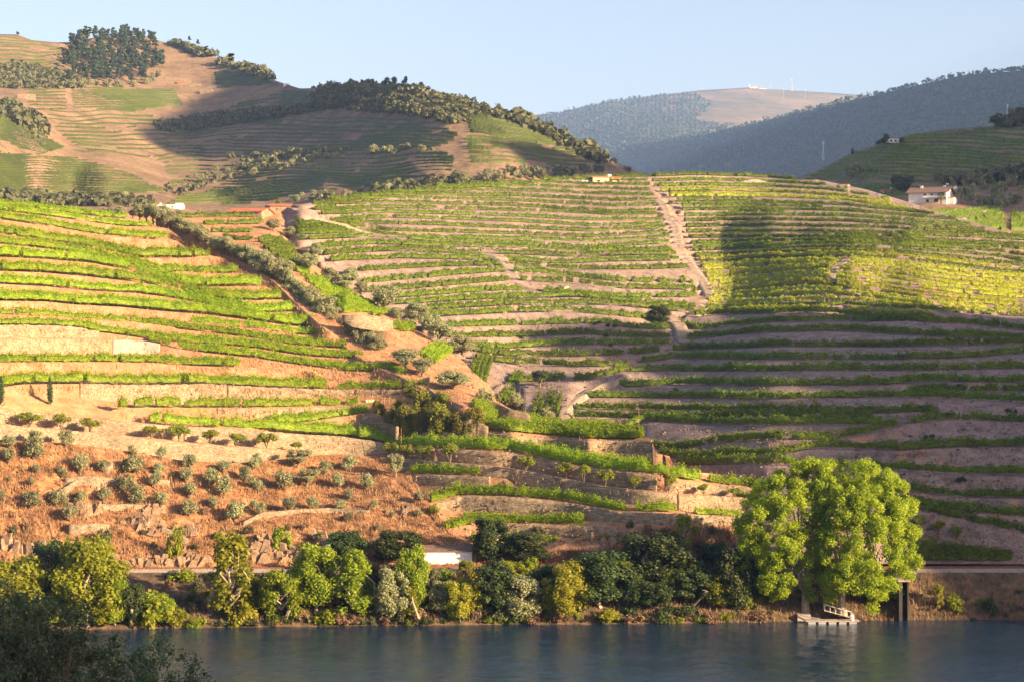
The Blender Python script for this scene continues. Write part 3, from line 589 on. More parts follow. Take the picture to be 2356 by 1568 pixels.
print('Q4', [(round(float(a_)), round(float(b_))) for a_, b_ in q4])
shade_ridge('shade_ridge_north', [(285, 150), (300, 300), (322, 352), (336, 380), (432, 420), (490, 474), (527, 468), (550, 456), (612, 446), (650, 560), (679, 590), (719, 608), (822, 628), (928, 650), (980, 640)], X2, (250, 300))  # unseen ridge added, crest set to shade the hills behind
shade_ridge('shade_ridge_far_east', [(1500, 300), (2000, 1000), (3000, 1240), (5000, 1270), (5600, 1100), (6000, 500)], 2600, (500, 600))  # unseen ridge added to keep sun off the forest ridge
# ---------------------------------------------------------------- river, banks
ys = [(-400, 62), (60, 34), (150, 12), (185, 1), (200, -3)]
xs = np.arange(-500, 700, 10.0)
rows = [np.stack([xs, y+fbm(xs*.02, xs*0+y, 5, 3)*4, z+fbm(xs*.04, xs*0+y*.1, 6, 4)*1.2*(z > 0)-(y < 0)*np.minimum(0, xs*0)], -1) for y, z in ys]
G_ = np.stack(rows); K, J = G_.shape[:2]; idx = np.arange(K*J).reshape(K, J)
o = link('near_bank', mesh_np('near_bank', G_.reshape(-1, 3), np.stack([idx[:-1, :-1], idx[:-1, 1:], idx[1:, 1:], idx[1:, :-1]], -1).reshape(-1, 4), M['bank'])); tag(o, kind='structure')
xr_ = np.arange(-125, 125, .55); yr_ = np.arange(282, 360, .38)
X_, Y_ = np.meshgrid(xr_, yr_); Z_ = .085*fbm(X_*.42, Y_*.30, 501, 3)+.035*fbm(X_*1.1+3, Y_*.8, 503, 2)*(1+.8*fbm(X_*.03, Y_*.05, 505, 2)); K, J = X_.shape; idx = np.arange(K*J).reshape(K, J)+4
o = link('river', mesh_np('river', np.concatenate([[(-1500, 150, -.16), (1500, 150, -.16), (1500, 420, -.16), (-1500, 420, -.16)], np.stack([X_, Y_, Z_], -1).reshape(-1, 3)]), np.concatenate([[[0, 1, 2, 3]], np.stack([idx[:-1, :-1], idx[:-1, 1:], idx[1:, 1:], idx[1:, :-1]], -1).reshape(-1, 4)]), M['water'], smooth=True)); tag(o, kind='structure')
shoreP = [(-300,1452),(0,1450),(300,1446),(450,1443),(700,1440),(1000,1437),(1200,1435),(1500,1434),(1700,1430),(1830,1428),(2000,1426),(2100,1424),(2356,1424),(2600,1424)]
def bank_grid():
    us = np.arange(-300, 2600, 5.0); sv = np.interp(us, *pl(shoreP).T); Ysh = CAMH*FPX/(sv-CV); rows = []
    for k, t in enumerate(np.linspace(0, 1, 16)):
        Yt = Ysh-2*(t == 0); z0 = -1.5 if k == 0 else 0
        Yr = 366.5; Y = Yt+(Yr-Yt)*t; z = z0+(7.4-z0)*(t**.8)
        if 0 < k < 15: n = fbm(us*.06, us*0+t*5, 151, 4); z = z+n*.5; Y = Y+n*.6
        rows.append(np.stack([(us-CU)/FPX*Y, Y, z+0*us], -1))
    rows.append(np.stack([(us-CU)/FPX*374, 374+0*us, 7.4+0*us], -1)); rows.append(np.stack([(us-CU)/FPX*390, 390+0*us, 6.4+0*us], -1))
    return np.stack(rows), us
GB, usB = bank_grid(); K, J = GB.shape[:2]; idx = np.arange(K*J).reshape(K, J)
o = link('river_bank', mesh_np('river_bank', GB.reshape(-1, 3), np.stack([idx[:-1, :-1], idx[:-1, 1:], idx[1:, 1:], idx[1:, :-1]], -1).reshape(-1, 4), M['bank'])); tag(o, kind='structure')
surfB = Surf(GB[:-1])
o = link('ground', mesh_np('ground', [(-12000, -3000, -6), (12000, -3000, -6), (12000, 19000, -6), (-12000, 19000, -6)], np.array([[0, 1, 2, 3]]), M['far'])); tag(o, kind='structure')

mh = [(-60, 10), (30, 45), (55, 62), (110, 92), (200, 120), (400, 120)]
ysn = np.arange(-260, 120, 10.0); rows = []
for x_, z_ in mh:
    t_ = np.clip((115-ysn)/60, 0, 1); t_ = t_*t_*(3-2*t_); base_ = np.interp(ysn, [-400, 60, 150], [62, 34, 12])
    rows.append(np.stack([np.maximum(x_, 8)+0*ysn+np.maximum(ysn-40, 0)*.35, ysn, base_-3+(max(z_-40, 0))*t_*1.0], -1))
G_ = np.stack(rows); K, J = G_.shape[:2]; idx = np.arange(K*J).reshape(K, J)
o = link('shade_mound_near', mesh_np('shade_mound_near', G_.reshape(-1, 3), np.stack([idx[:-1, :-1], idx[1:, :-1], idx[1:, 1:], idx[:-1, 1:]], -1).reshape(-1, 4), M['bank'])); tag(o, kind='structure')  # unseen mound added to shade the near bank shrubs
# ================================================================ VINES AND WALLS
from mathutils.bvhtree import BVHTree
_v, _f, _o = [], [], 0
for ob in S.objects:
    if ob.type == 'MESH' and ob.get('kind') == 'structure' and ob.name not in ('shade_ridge_east', 'shade_ridge_north', 'shade_ridge_far_east', 'ground', 'river'):
        me = ob.data; n = len(me.vertices); a_ = np.empty(n*3); me.vertices.foreach_get('co', a_); a_ = a_.reshape(-1, 3)+np.array(ob.location); _v.append(a_)
        _f += [[i+_o for i in p.vertices] for p in me.polygons]; _o += n
BVH = BVHTree.FromPolygons([tuple(x) for x in np.concatenate(_v)], _f)
def gp(u, v, Yd=None):
    d = P(u, v, 1.0)-np.array([0, 0, CAMH]); h = BVH.ray_cast((0, 0, CAMH), tuple(d), 30000)
    if h[0] is None: return P(u, v, Yd or 400)
    return np.array(h[0])
def resample(p, step):
    d = np.r_[0, np.cumsum(np.linalg.norm(np.diff(p, axis=0), axis=1))]; n = max(2, int(d[-1]/step)+1); t = np.linspace(0, d[-1], n)
    return np.stack([np.interp(t, d, p[:, i]) for i in range(3)], -1), d[-1]
TRACKS = [(B((2110,535),(2230,560),(2280,600),(2330,680),(2354,740))+E((60,1210),(150,1260),(260,1285)), 9), (Hh((1040,905),(930,955),(800,1000),(690,1060),(590,1120),(520,1180),(480,1240),(480,1320)), 8),
    (B((330,118),(420,165),(520,205),(640,235),(800,270),(900,310),(990,335),(1130,365),(1260,380),(1400,395)), 3.5), (Ff((720,1005),(650,1050),(600,1100),(590,1160),(610,1220)), 8), (Hh((1480,425),(1530,440),(1545,490),(1560,550),(1590,615)), 8)]
_tk = []
for pts_, r_ in TRACKS:
    q_ = np.array(pts_, float); d_ = np.r_[0, np.cumsum(np.hypot(*np.diff(q_, axis=0).T))]; t_ = np.arange(0, d_[-1], 4.0); _tk.append(np.stack([np.interp(t_, d_, q_[:, 0]), np.interp(t_, d_, q_[:, 1]), t_*0+r_], -1))
_tk = np.concatenate(_tk)
def off_track(p):
    u, v = UV(p); m = np.ones(len(u), bool); c = (u > _tk[:, 0].min()-12) & (u < _tk[:, 0].max()+12) & (v > _tk[:, 1].min()-12) & (v < _tk[:, 1].max()+12)
    i = np.where(c)[0]
    for s in range(0, len(i), 5000):
        j = i[s:s+5000]; d = np.hypot(u[j, None]-_tk[None, :, 0], v[j, None]-_tk[None, :, 1]); m[j] = (d > _tk[None, :, 2]).all(1)
    return m
def row_leaves(p, h, w, dens, size, gap=.04, seed=0, h0=.35):
    """leaf quads of one vine row that runs along p"""
    q, L = resample(p, .25); n = int(L*dens)
    if n < 4: return None
    s = rng.uniform(0, len(q)-1.001, n); i = s.astype(int); f = (s-i)[:, None]; c = q[i]*(1-f)+q[i+1]*f
    t = q[np.minimum(i+1, len(q)-1)]-q[i]; t /= np.linalg.norm(t, axis=1, keepdims=True)+1e-9; side = np.stack([t[:, 1], -t[:, 0], 0*t[:, 0]], -1)
    m = s*.25; pl_ = vnoise(m/1.15, m*0+seed, seed); lg = fbm(m/9, m*0, seed+5, 3)
    hh = h*(1+.22*pl_+.25*lg+.12*vnoise(m/.45, m*0, seed+9)); ww = w*(1+.25*pl_)
    ang = rng.uniform(-.35*math.pi, 1.35*math.pi, n); r = rng.uniform(.7, 1.08, n)
    cz = h0+(hh-h0)*.5; y = np.cos(ang)*r*ww*.5; z = cz+np.sin(ang)*r*(hh-h0)*.5
    tips = rng.random(n) < .05; z = np.where(tips, hh+rng.uniform(0, .35*h/1.7, n), z); z = np.maximum(z, .08)
    P_ = c+side*y[:, None]; P_[:, 2] += z
    nr = side*np.cos(ang)[:, None]+np.array([0, 0, 1.])*np.sin(ang)[:, None]; nr = nr*.75+rng.normal(size=(n, 3))*.5
    keep = (vnoise(m/1.3, m*0+3, seed+77) > -1+2*gap*1.2)
    keep &= off_track(P_)
    V, F_ = leaf_quads(P_[keep], nr[keep], size)
    k = np.arange(0, len(q), 2); m2 = k*.25; hq = h*(1+.22*vnoise(m2/1.15, m2*0+seed, seed)+.25*fbm(m2/9, m2*0, seed+5, 3))*.84; kk = vnoise(m2/1.3, m2*0+3, seed+77) > -1+2*gap*1.2+.1
    sd_ = side_of(q, k); c = q[k]; prof_ = [(-.30, .3), (-.36, .65), (0, 1.0), (.36, .65), (.30, .3)]
    C_ = np.stack([c+sd_*a_*w+np.array([0, 0, 1.])*(hq*b_)[:, None] for a_, b_ in prof_], 1); C_ = C_+rng.normal(size=C_.shape)*.06
    kk &= off_track(c+np.array([0, 0, h*.5]))
    ii = np.where(kk[:-1] & kk[1:])[0]
    if len(ii):
        Fc = np.concatenate([np.stack([ii*5+j, (ii+1)*5+j, (ii+1)*5+j+1, ii*5+j+1], -1) for j in range(4)])
        return np.concatenate([V, C_.reshape(-1, 3)]), np.concatenate([F_, Fc+len(V)])
    return V, F_
def side_of(q, k):
    t = q[np.minimum(k+1, len(q)-1)]-q[np.maximum(k-1, 0)]; t = t/(np.linalg.norm(t, axis=1, keepdims=True)+1e-9); return np.stack([t[:, 1], -t[:, 0], 0*t[:, 0]], -1)
COUNT = {}
def vine_object(parts, mat, label, group, name='vine_row'):
    parts = [x for x in parts if x is not None and len(x[0])]
    if not parts: return
    V, F_ = merge(parts); c = V.mean(0); c[2] = V[:, 2].min()
    o = link(name, mesh_np(name, V-c, F_, mat), loc=c); tag(o, label, 'vine row' if name == 'vine_row' else 'vineyard', group); return o
def lip_rows(lips, order, nm, u0, u1, maxrows, h=1.75, w=1.15, dens=70, size=.31, off=.9, gap=.03, sp=2.2, seed=0):
    L = lips[nm]; k = order.index(nm); parts = []
    nY = lips[order[k+1]]['fY'] if k+1 < len(order) else L['Y']+6
    for r in range(maxrows):
        m = (L['u'] >= u0) & (L['u'] <= u1) & (L['w'] > .6) & ((nY-L['Y'] > r*sp+off+.6) | (r == 0))
        m &= L['v'] > np.interp(L['u'], *pl(skyN).T)-.5 if lips is lipN else m
        idx = np.where(m)[0]
        if len(idx) < 3: continue
        for seg in np.split(idx, np.where(np.diff(idx) > 1)[0]+1):
            if len(seg) < 3: continue
            Y = L['Y'][seg]+off+r*sp; p = np.stack([(L['u'][seg]-CU)/FPX*Y, Y, L['z'][seg]+.02], -1)
            parts.append(row_leaves(p, h, w, dens, size, gap, seed+r*13))
    return parts
ordN = [t[0] for t in NT]
NR = [ # lip, u0, u1, rows, height, description
 ('r1', -260, 292, 2, 1.5), ('r2', -260, 348, 2, 1.5), ('r3', -260, 386, 2, 1.9), ('r4', -260, 484, 3, 2.3), ('r5', -260, 550, 2, 1.8),
 ('r6', -260, 604, 3, 2.3), ('r7', -260, 651, 3, 2.2), ('r8', -260, 673, 2, 2.1), ('r9', -260, 727, 3, 2.3), ('r10b', 440, 770, 1, 1.6),
 ('r10', -260, 797, 2, 1.7), ('r11', -260, 836, 2, 1.7), ('r12', 342, 935, 2, 1.7), ('r14', -260, 552, 2, 1.7)]
for k, (nm, u0, u1, nr_, h) in enumerate(NR):
    parts = lip_rows(lipN, ordN, nm, u0, u1, nr_, h*1.1, w=1.25, dens=80, seed=k*31)
    vine_object(parts, M['vine'], 'bright green vine row on the sunlit left hillside, %s from its top' % ordn(k+1), 'vine rows on the sunlit left hillside')
LOW = [('r15', -20, 755, 2, 1.7, 'bright green vine row just above the stone wall behind the cypress trees'),
 ('r15', 776, 980, 1, 1.4, 'short low vine row on the terrace behind the orange grove'),
 ('r16', 170, 826, 1, 1.8, 'vine row with a ragged thin left end below the stone wall with dark stair lines'),
 ('t16', 622, 850, 4, 1.7, 'triangular bright vine patch left of the walled orange grove'),
 ('t17', 342, 1245, 3, 1.9, 'very long vine row running under the orange grove wall'),
 ('t17', 1245, 1612, 9, 1.8, 'sunlit vine block around the nose of the spur under the rounded wall'),
 ('t17', 1630, 1737, 3, 1.6, 'small vine block at the right tip of the spur beside the poplars'),
 ('t19b', 941, 1104, 3, 1.8, 'short bright vine block below the lemon trees left of the shaded wall'),
 ('t19', 989, 1556, 3, 1.9, 'half shaded vine row below the two tall lemon terrace walls'),
 ('t19', 1598, 1705, 1, 1.3, 'sparse vines at the foot of the sunlit curved wall beside the poplars'),
 ('t20', 1022, 1345, 3, 1.8, 'vine block on the second lowest terrace of the spur'),
 ('t21', 1083, 1285, 2, 1.5, 'lowest vine row of the spur behind the dark fig tree')]
for k, (nm, u0, u1, nr_, h, lb) in enumerate(LOW):
    kk = nm if nm not in ('t19',) else 't20'
    # vines named after the wall above them stand on the terrace whose lip is given here
    tgt = {'t19b': 't19b', 't19': 't20', 't20': 't21', 't21': 't22'}.get(nm, nm)
    vine_object(lip_rows(lipN, ordN, tgt, u0, u1, nr_, h*(1.4 if nm in ('r15', 'r16', 'r14', 't17') else 1.15), w=1.3, dens=85, size=.28, off=1.6 if nr_ > 1 else 1.2, seed=900+k*29, gap=.10 if nm in('r16',) or 'sparse' in lb else .03), M['vine'], lb, 'vine rows on the lower terraces of the spur')
def ramp_rows(front, back, n, h, seed=0, **kw):
    parts = []; f_, b_ = pl(front), pl(back); u = np.arange(max(f_[0, 0], b_[0, 0]), min(f_[-1, 0], b_[-1, 0]), 6.0)
    for r in range(n):
        t = r/(n-1); v = np.interp(u, *f_.T)*(1-t)+np.interp(u, *b_.T)*t; parts.append(row_leaves(np.array([gp(x, y) for x, y in zip(u, v)]), h, 1.1, 75, .29, .03, seed+r))
    return parts
vine_object(ramp_rows([(1088,985),(1178,994),(1353,1008),(1480,1011)], [(1088,930),(1178,962),(1303,978),(1400,992),(1480,1004)], 10, 1.8, 1200), M['vine'], 'dense sunlit vine block on the flat top of the rounded stone terrace', 'vine rows on the lower terraces of the spur')
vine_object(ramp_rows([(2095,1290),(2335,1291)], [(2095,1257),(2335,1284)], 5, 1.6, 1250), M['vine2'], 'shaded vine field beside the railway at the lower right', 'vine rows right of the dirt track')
def vary(i):
    return ('thin', 'even', 'ragged', 'dark', 'wavy')[i % 5]
ordM1 = ['a%d' % i for i in range(len(M1))]
for i, l in enumerate(M1):
    p = pl(l); u0, u1 = p[0, 0], p[-1, 0]
    top = i > 15; parts = lip_rows(lipM1, ordM1, 'a%d' % i, u0, u1, 1, 1.8 if not top else 1.35, w=1.2 if not top else .9, dens=48 if not top else 32, size=.42, gap=.05, seed=1300+i*7)
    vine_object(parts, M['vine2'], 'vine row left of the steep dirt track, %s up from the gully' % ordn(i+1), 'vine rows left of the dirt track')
ordM2 = ['b%d' % i for i in range(len(M2))]
for i, l in enumerate(M2):
    if i == 1: continue
    p = pl(l); u0, u1 = p[0, 0], min(p[-1, 0], 2440)
    young = i in (21, 22, 23, 24, 25, 37, 38)
    if i == 0: u0 = 1760
    if i > 20: u0 -= 4
    parts = lip_rows(lipM2, ordM2, 'b%d' % i, u0, u1, 3 if i == 0 else (2 if i > 26 else 1), 1.9 if i < 20 else (1.6 if young else 1.4), w=1.3 if i < 20 else 1.0, dens=50 if i < 20 else (36 if young else 30), size=.38 if i < 20 else .42,
        gap=.03 if i < 20 else (.14 if young else .10), seed=1700+i*7, off=.9 if i != 0 else 2)
    vine_object(parts, M['vine_y'] if young else M['vine2'], 'vine row right of the dirt track, %s up from the railway' % ordn(i+1), 'vine rows right of the dirt track')
    if i > 18 and i+1 < len(M2):     # rows planted on the banks between the lips, where this slope is densely planted
        La, Lb = lipM2['b%d' % i], lipM2['b%d' % (i+1)]; q_ = (La['u'] > u0) & (La['u'] < u1) & (Lb['w'] > .6) & (La['w'] > .6) & (La['v']-Lb['v'] > (7 if i < 27 else 13.5))
        idx = np.where(q_)[0]
        idx = max(np.split(idx, np.where(np.diff(idx) > 1)[0]+1), key=len)
        if len(idx) > 5:
            seg = idx; Y = (La['Y'][seg]+Lb['Y'][seg])/2; z = (La['z'][seg]+Lb['z'][seg])/2
            vine_object([row_leaves(np.stack([(La['u'][seg]-CU)/FPX*Y, Y, z], -1), 1.4, 1.1, 32, .42, .12, 2500+i)], M['vine_y'] if i < 27 else M['vine2'], 'vine row on the bank above the %s terrace of the right hill' % ordn(i+1), 'vine rows on the banks of the right hill')
# ---- vine plots that run down the slopes of the gully
def field(surf, poly, a0, a1, nrows, mat, label, group, h=1.6, w=1.0, dens=40, size=.33, curve=0, gap=.03, seed=0):
    """rows from side a0 (two picture points) to side a1, laid on the surface and cut to the outline"""
    from math import hypot
    parts = []; a0 = np.array(a0, float); a1 = np.array(a1, float); pg = np.array(poly, float)
    def inside(x, y):
        c = False; j = len(pg)-1
        for i in range(len(pg)):
            if (pg[i, 1] > y) != (pg[j, 1] > y) and x < (pg[j, 0]-pg[i, 0])*(y-pg[i, 1])/(pg[j, 1]-pg[i, 1]+1e-9)+pg[i, 0]: c = not c
            j = i
        return c
    for r in range(nrows):
        f = (r+.5)/nrows; s = a0[0]+(a0[1]-a0[0])*f; e_ = a1[0]+(a1[1]-a1[0])*f; run = []
        for t in np.linspace(0, 1, 26):
            q_ = s+(e_-s)*t; q_ = q_+np.array([0, curve*math.sin(t*math.pi)])
            if inside(*q_): run.append(surf(q_[0], q_[1]))
            elif len(run) > 2: parts.append(row_leaves(np.array(run), h, w, dens, size, gap, seed+r)); run = []
            else: run = []
        if len(run) > 2: parts.append(row_leaves(np.array(run), h, w, dens, size, gap, seed+r))
    o = vine_object(parts, mat, label, group, 'vine_plot')
GP = 'vine plots along the gully'
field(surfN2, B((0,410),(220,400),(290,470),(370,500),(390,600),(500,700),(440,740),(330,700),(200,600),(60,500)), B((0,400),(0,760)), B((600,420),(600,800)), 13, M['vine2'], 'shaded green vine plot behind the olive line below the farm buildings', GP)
field(surfN2, B((330,690),(450,730),(640,790),(760,860),(950,960),(1080,1020),(1230,1110),(1220,1140),(1000,1110),(800,1105),(620,960),(460,800)), B((250,640),(850,1150)), B((1000,860),(1330,1110)), 13, M['vine'], 'bright sunlit vine plot on the slope right of the olive line', GP, dens=55)
field(surfN2, B((1000,1225),(1130,1215),(1380,1195),(1470,1225),(1480,1265),(1250,1265),(1100,1285),(1010,1250)), B((1000,1220),(1000,1290)), B((1480,1195),(1480,1270)), 3, M['vine'], 'small level vine plot under the pale retaining wall in the gully', GP)
field(surfN2, B((1500,1480),(1620,1405),(1700,1395),(1830,1420),(1820,1450),(1700,1560),(1650,1570),(1560,1510)), B((1480,1480),(1650,1580)), B((1660,1385),(1860,1440)), 4, M['vine'], 'four short diagonal vine rows on a knoll above the gully', GP)
surfM = Surf(np.stack([np.stack([P(L['u'], L['v'], L['Y'])[:, i] for i in range(3)], -1) for L in lipM1.values()]))
class BaseSurf:
    def __init__(s, f, off=0): s.f = f; s.off = off
    def __call__(s, u, v): return P(u, v, float(s.f(u, v))+s.off)
sM = BaseSurf(baseM, -1.0)
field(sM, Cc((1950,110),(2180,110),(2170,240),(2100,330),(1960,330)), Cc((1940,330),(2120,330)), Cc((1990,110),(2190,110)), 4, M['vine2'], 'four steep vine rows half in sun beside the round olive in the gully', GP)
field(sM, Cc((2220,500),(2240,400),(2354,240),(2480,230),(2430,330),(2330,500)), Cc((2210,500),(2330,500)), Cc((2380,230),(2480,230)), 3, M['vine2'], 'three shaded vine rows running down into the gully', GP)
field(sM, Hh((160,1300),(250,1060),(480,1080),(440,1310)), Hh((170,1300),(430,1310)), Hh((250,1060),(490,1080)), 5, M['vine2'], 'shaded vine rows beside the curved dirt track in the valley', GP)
# ---------------------------------------------------------------- dry stone retaining walls
def wall_strip(top, bot, thick, mat, label, proud=.15, seed=0, name='terrace_wall', group='dry stone terrace walls', cap=.15):
    """solid wall between two world polylines of equal length; thick runs away from the camera"""
    n = len(top); K = 5; rows = []; s = np.arange(n)
    for k in range(K):
        t = k/(K-1); p = bot+(top-bot)*t; p = p.copy(); p[:, 1] -= proud+fbm(s*.4, s*0+k*.7, seed, 3)*.08
        if k == K-1: p[:, 2] += cap+fbm(s*.5, s*0, seed+3, 3)*.18
        rows.append(p)
    bk = rows[-1].copy(); bk[:, 1] += thick; rows.append(bk); b2 = bk.copy(); b2[:, 2] -= np.maximum(top[:, 2]-bot[:, 2], .3)+.2; rows.append(b2)
    rows[0][:, 2] -= .3
    G_ = np.stack(rows); K = len(G_); c = G_.reshape(-1, 3).mean(0); c[2] = G_[0, :, 2].min(); idx = np.arange(K*n).reshape(K, n)
    Fq = np.stack([idx[:-1, :-1], idx[:-1, 1:], idx[1:, 1:], idx[1:, :-1]], -1).reshape(-1, 4)
    V = G_.reshape(-1, 3)-c; caps = [[int(idx[k, 0]) for k in range(K)], [int(idx[k, -1]) for k in range(K)][::-1]]
    o = link(name, mesh_np(name, V, [Fq, np.array(caps)], mat), loc=c); tag(o, label, 'wall', group); return o
def lip_wall(nm, u0, u1, label, mat=None, seed=0):
    L = lipN[nm]; m = (L['u'] >= u0) & (L['u'] <= u1) & (L['w'] > .5)
    u = L['u'][m]
    if len(u) < 3: return
    top = np.stack([(u-CU)/FPX*L['Y'][m], L['Y'][m], L['z'][m]], -1); bot = np.stack([(u-CU)/FPX*L['fY'][m], L['fY'][m], L['fz'][m]], -1)
    wall_strip(top, bot, .6, mat or M['stone'], label, seed=seed)
for k, (nm, u0, u1, lb) in enumerate([
  ('t17', -260, 205, 'dry stone wall behind the three left lemon trees'),
  ('t17', 208, 420, 'dry stone wall section right of the three left lemon trees, bare of grass'),
  ('t17', 424, 1000, 'tall pale stone wall behind the lemon trees above the olive slope'),
  ('t17', 1004, 1512, 'long shaded stone wall below the vines under the orange grove'),
  ('t17', 1530, 1736, 'sunlit stone wall at the tip of the spur behind the last lemon trees'),
  ('t18', -260, 646, 'low stone wall under the lemon tree ledge at the top of the olive slope'),
  ('t19', 900, 1556, 'shaded lower wall under the right lemon tree ledge'),
  ('t19', 1560, 1745, 'sunlit curved stone wall bulging beside the poplars'),
  ('t19b', 951, 1130, 'short streaked stone wall under the small bright vine block'),
  ('t20', 1000, 1740, 'long low wall under the half shaded vine row of the spur'),
  ('t21', 1112, 1420, 'lowest dark terrace wall behind the fig tree'),
  ('t16', 1106, 1506, 'rounded stone wall holding up the flat vine block, its end in sun'),
  ('t16', 919, 1104, 'low front wall of the orange grove'),
  ('r16', 500, 822, 'pale stone wall with a dark stair line above the triangular vine patch'),
  ('r15', 182, 520, 'stone wall with a dark diagonal stair right of the tall cypress'),
  ('r15', 524, 815, 'low worn stone wall in the middle of the sunlit hillside'),
  ('r15', 818, 976, 'stone wall behind the two orange trees on the upper ledge'),
  ('r12', -260, 252, 'high stone wall patched with paler stones at the left edge'),
  ('r12', 258, 368, 'pale plastered retaining wall with a pinkish face'),
  ('r11', -260, 228, 'upper stone wall at the left edge under the orange flowers')]):
    lip_wall(nm, u0, u1, lb, M['white'] if 0 else (M['concrete'] if 'plastered' in lb else M['stone']), 200+k)
def free_wall(pts, Ys, hs, label, thick=.7, mat=None, seed=0, name='garden_wall', step=.8):
    """free-standing wall whose top runs through the picture points; hs = height in metres"""
    if Ys is None: Ys = [gp(u, v+hh_*9)[1]-.3 for (u, v), hh_ in zip(pts, hs)]
    p = np.array([P(u, v, y) for (u, v), y in zip(pts, Ys)]); h = np.array(hs, float)+.8*(1 if len(hs) else 0)
    d = np.r_[0, np.cumsum(np.linalg.norm(np.diff(p, axis=0), axis=1))]; t = np.linspace(0, d[-1], max(3, int(d[-1]/step)))
    top = np.stack([np.interp(t, d, p[:, i]) for i in range(3)], -1); hh = np.interp(t, d, h)
    tg = np.gradient(top, axis=0); nrm = np.stack([tg[:, 1], -tg[:, 0], 0*t], -1); nrm /= np.linalg.norm(nrm, axis=1, keepdims=True); nrm[nrm[:, 1] > 0] *= -1
    s = np.arange(len(t)); j = fbm(s*.6, s*0, seed, 3)*.15; rows = []
    for off, dz in ((.5, -1), (.5, 0), (-.5, 0), (-.5, -1)):
        q_ = top+nrm*off*thick; q_[:, 2] += np.where(dz == 0, j, -hh); rows.append(q_)
    G_ = np.stack(rows); K, n = G_.shape[:2]; idx = np.arange(K*n).reshape(K, n); c = G_.reshape(-1, 3).mean(0); c[2] = G_[..., 2].min()
    Fq = np.stack([idx[:-1, :-1], idx[:-1, 1:], idx[1:, 1:], idx[1:, :-1]], -1).reshape(-1, 4); caps = [[int(idx[k, 0]) for k in range(K)], [int(idx[k, -1]) for k in range(K)][::-1]]
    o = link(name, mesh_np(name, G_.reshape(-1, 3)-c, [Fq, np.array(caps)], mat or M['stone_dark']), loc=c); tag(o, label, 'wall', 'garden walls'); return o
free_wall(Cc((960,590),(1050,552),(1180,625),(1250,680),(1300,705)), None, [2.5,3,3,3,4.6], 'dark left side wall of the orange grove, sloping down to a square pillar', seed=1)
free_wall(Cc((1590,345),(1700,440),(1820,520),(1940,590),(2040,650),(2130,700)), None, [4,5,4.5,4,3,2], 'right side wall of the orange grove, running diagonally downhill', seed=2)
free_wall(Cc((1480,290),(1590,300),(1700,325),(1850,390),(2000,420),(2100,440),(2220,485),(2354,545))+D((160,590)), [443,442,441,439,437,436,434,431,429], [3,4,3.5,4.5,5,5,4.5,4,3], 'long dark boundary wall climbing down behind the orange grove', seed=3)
free_wall(Cc((1480,285),(1530,262),(1595,240)), [444,443.5,443], [4,5,5.5], 'broken dark stone pier at the upper corner of the boundary walls', thick=1.6, seed=4, name='stone_pier')
free_wall(B((220,385),(300,430),(400,520)), [548,546,543], [2.2,2.4,2], 'short dark stone wall at the head of the gully', seed=5)
free_wall(B((800,1104),(900,1100),(1050,1108),(1160,1125),(1250,1155)), [466,465,466,467,469], [.6,2.2,2.6,2.6,1.5], 'pale curved retaining wall under the bright vine plot in the gully', mat=M['stone'], seed=6, thick=1)
olw = [(v, u) for u, v in skyN if 360 <= u <= 960]
for a_, b_, lb in ((0, 5, 'upper'), (5, 9, 'middle'), (9, 99, 'lower')):
    g = [(u, v+3) for v, u in olw][a_:b_+1]
    if len(g) > 1: free_wall(g, [float(baseN(u, v))+1.0 for u, v in g], [2.2]*len(g), 'dark stone wall under the olive line, its %s stretch' % lb, seed=20+a_)
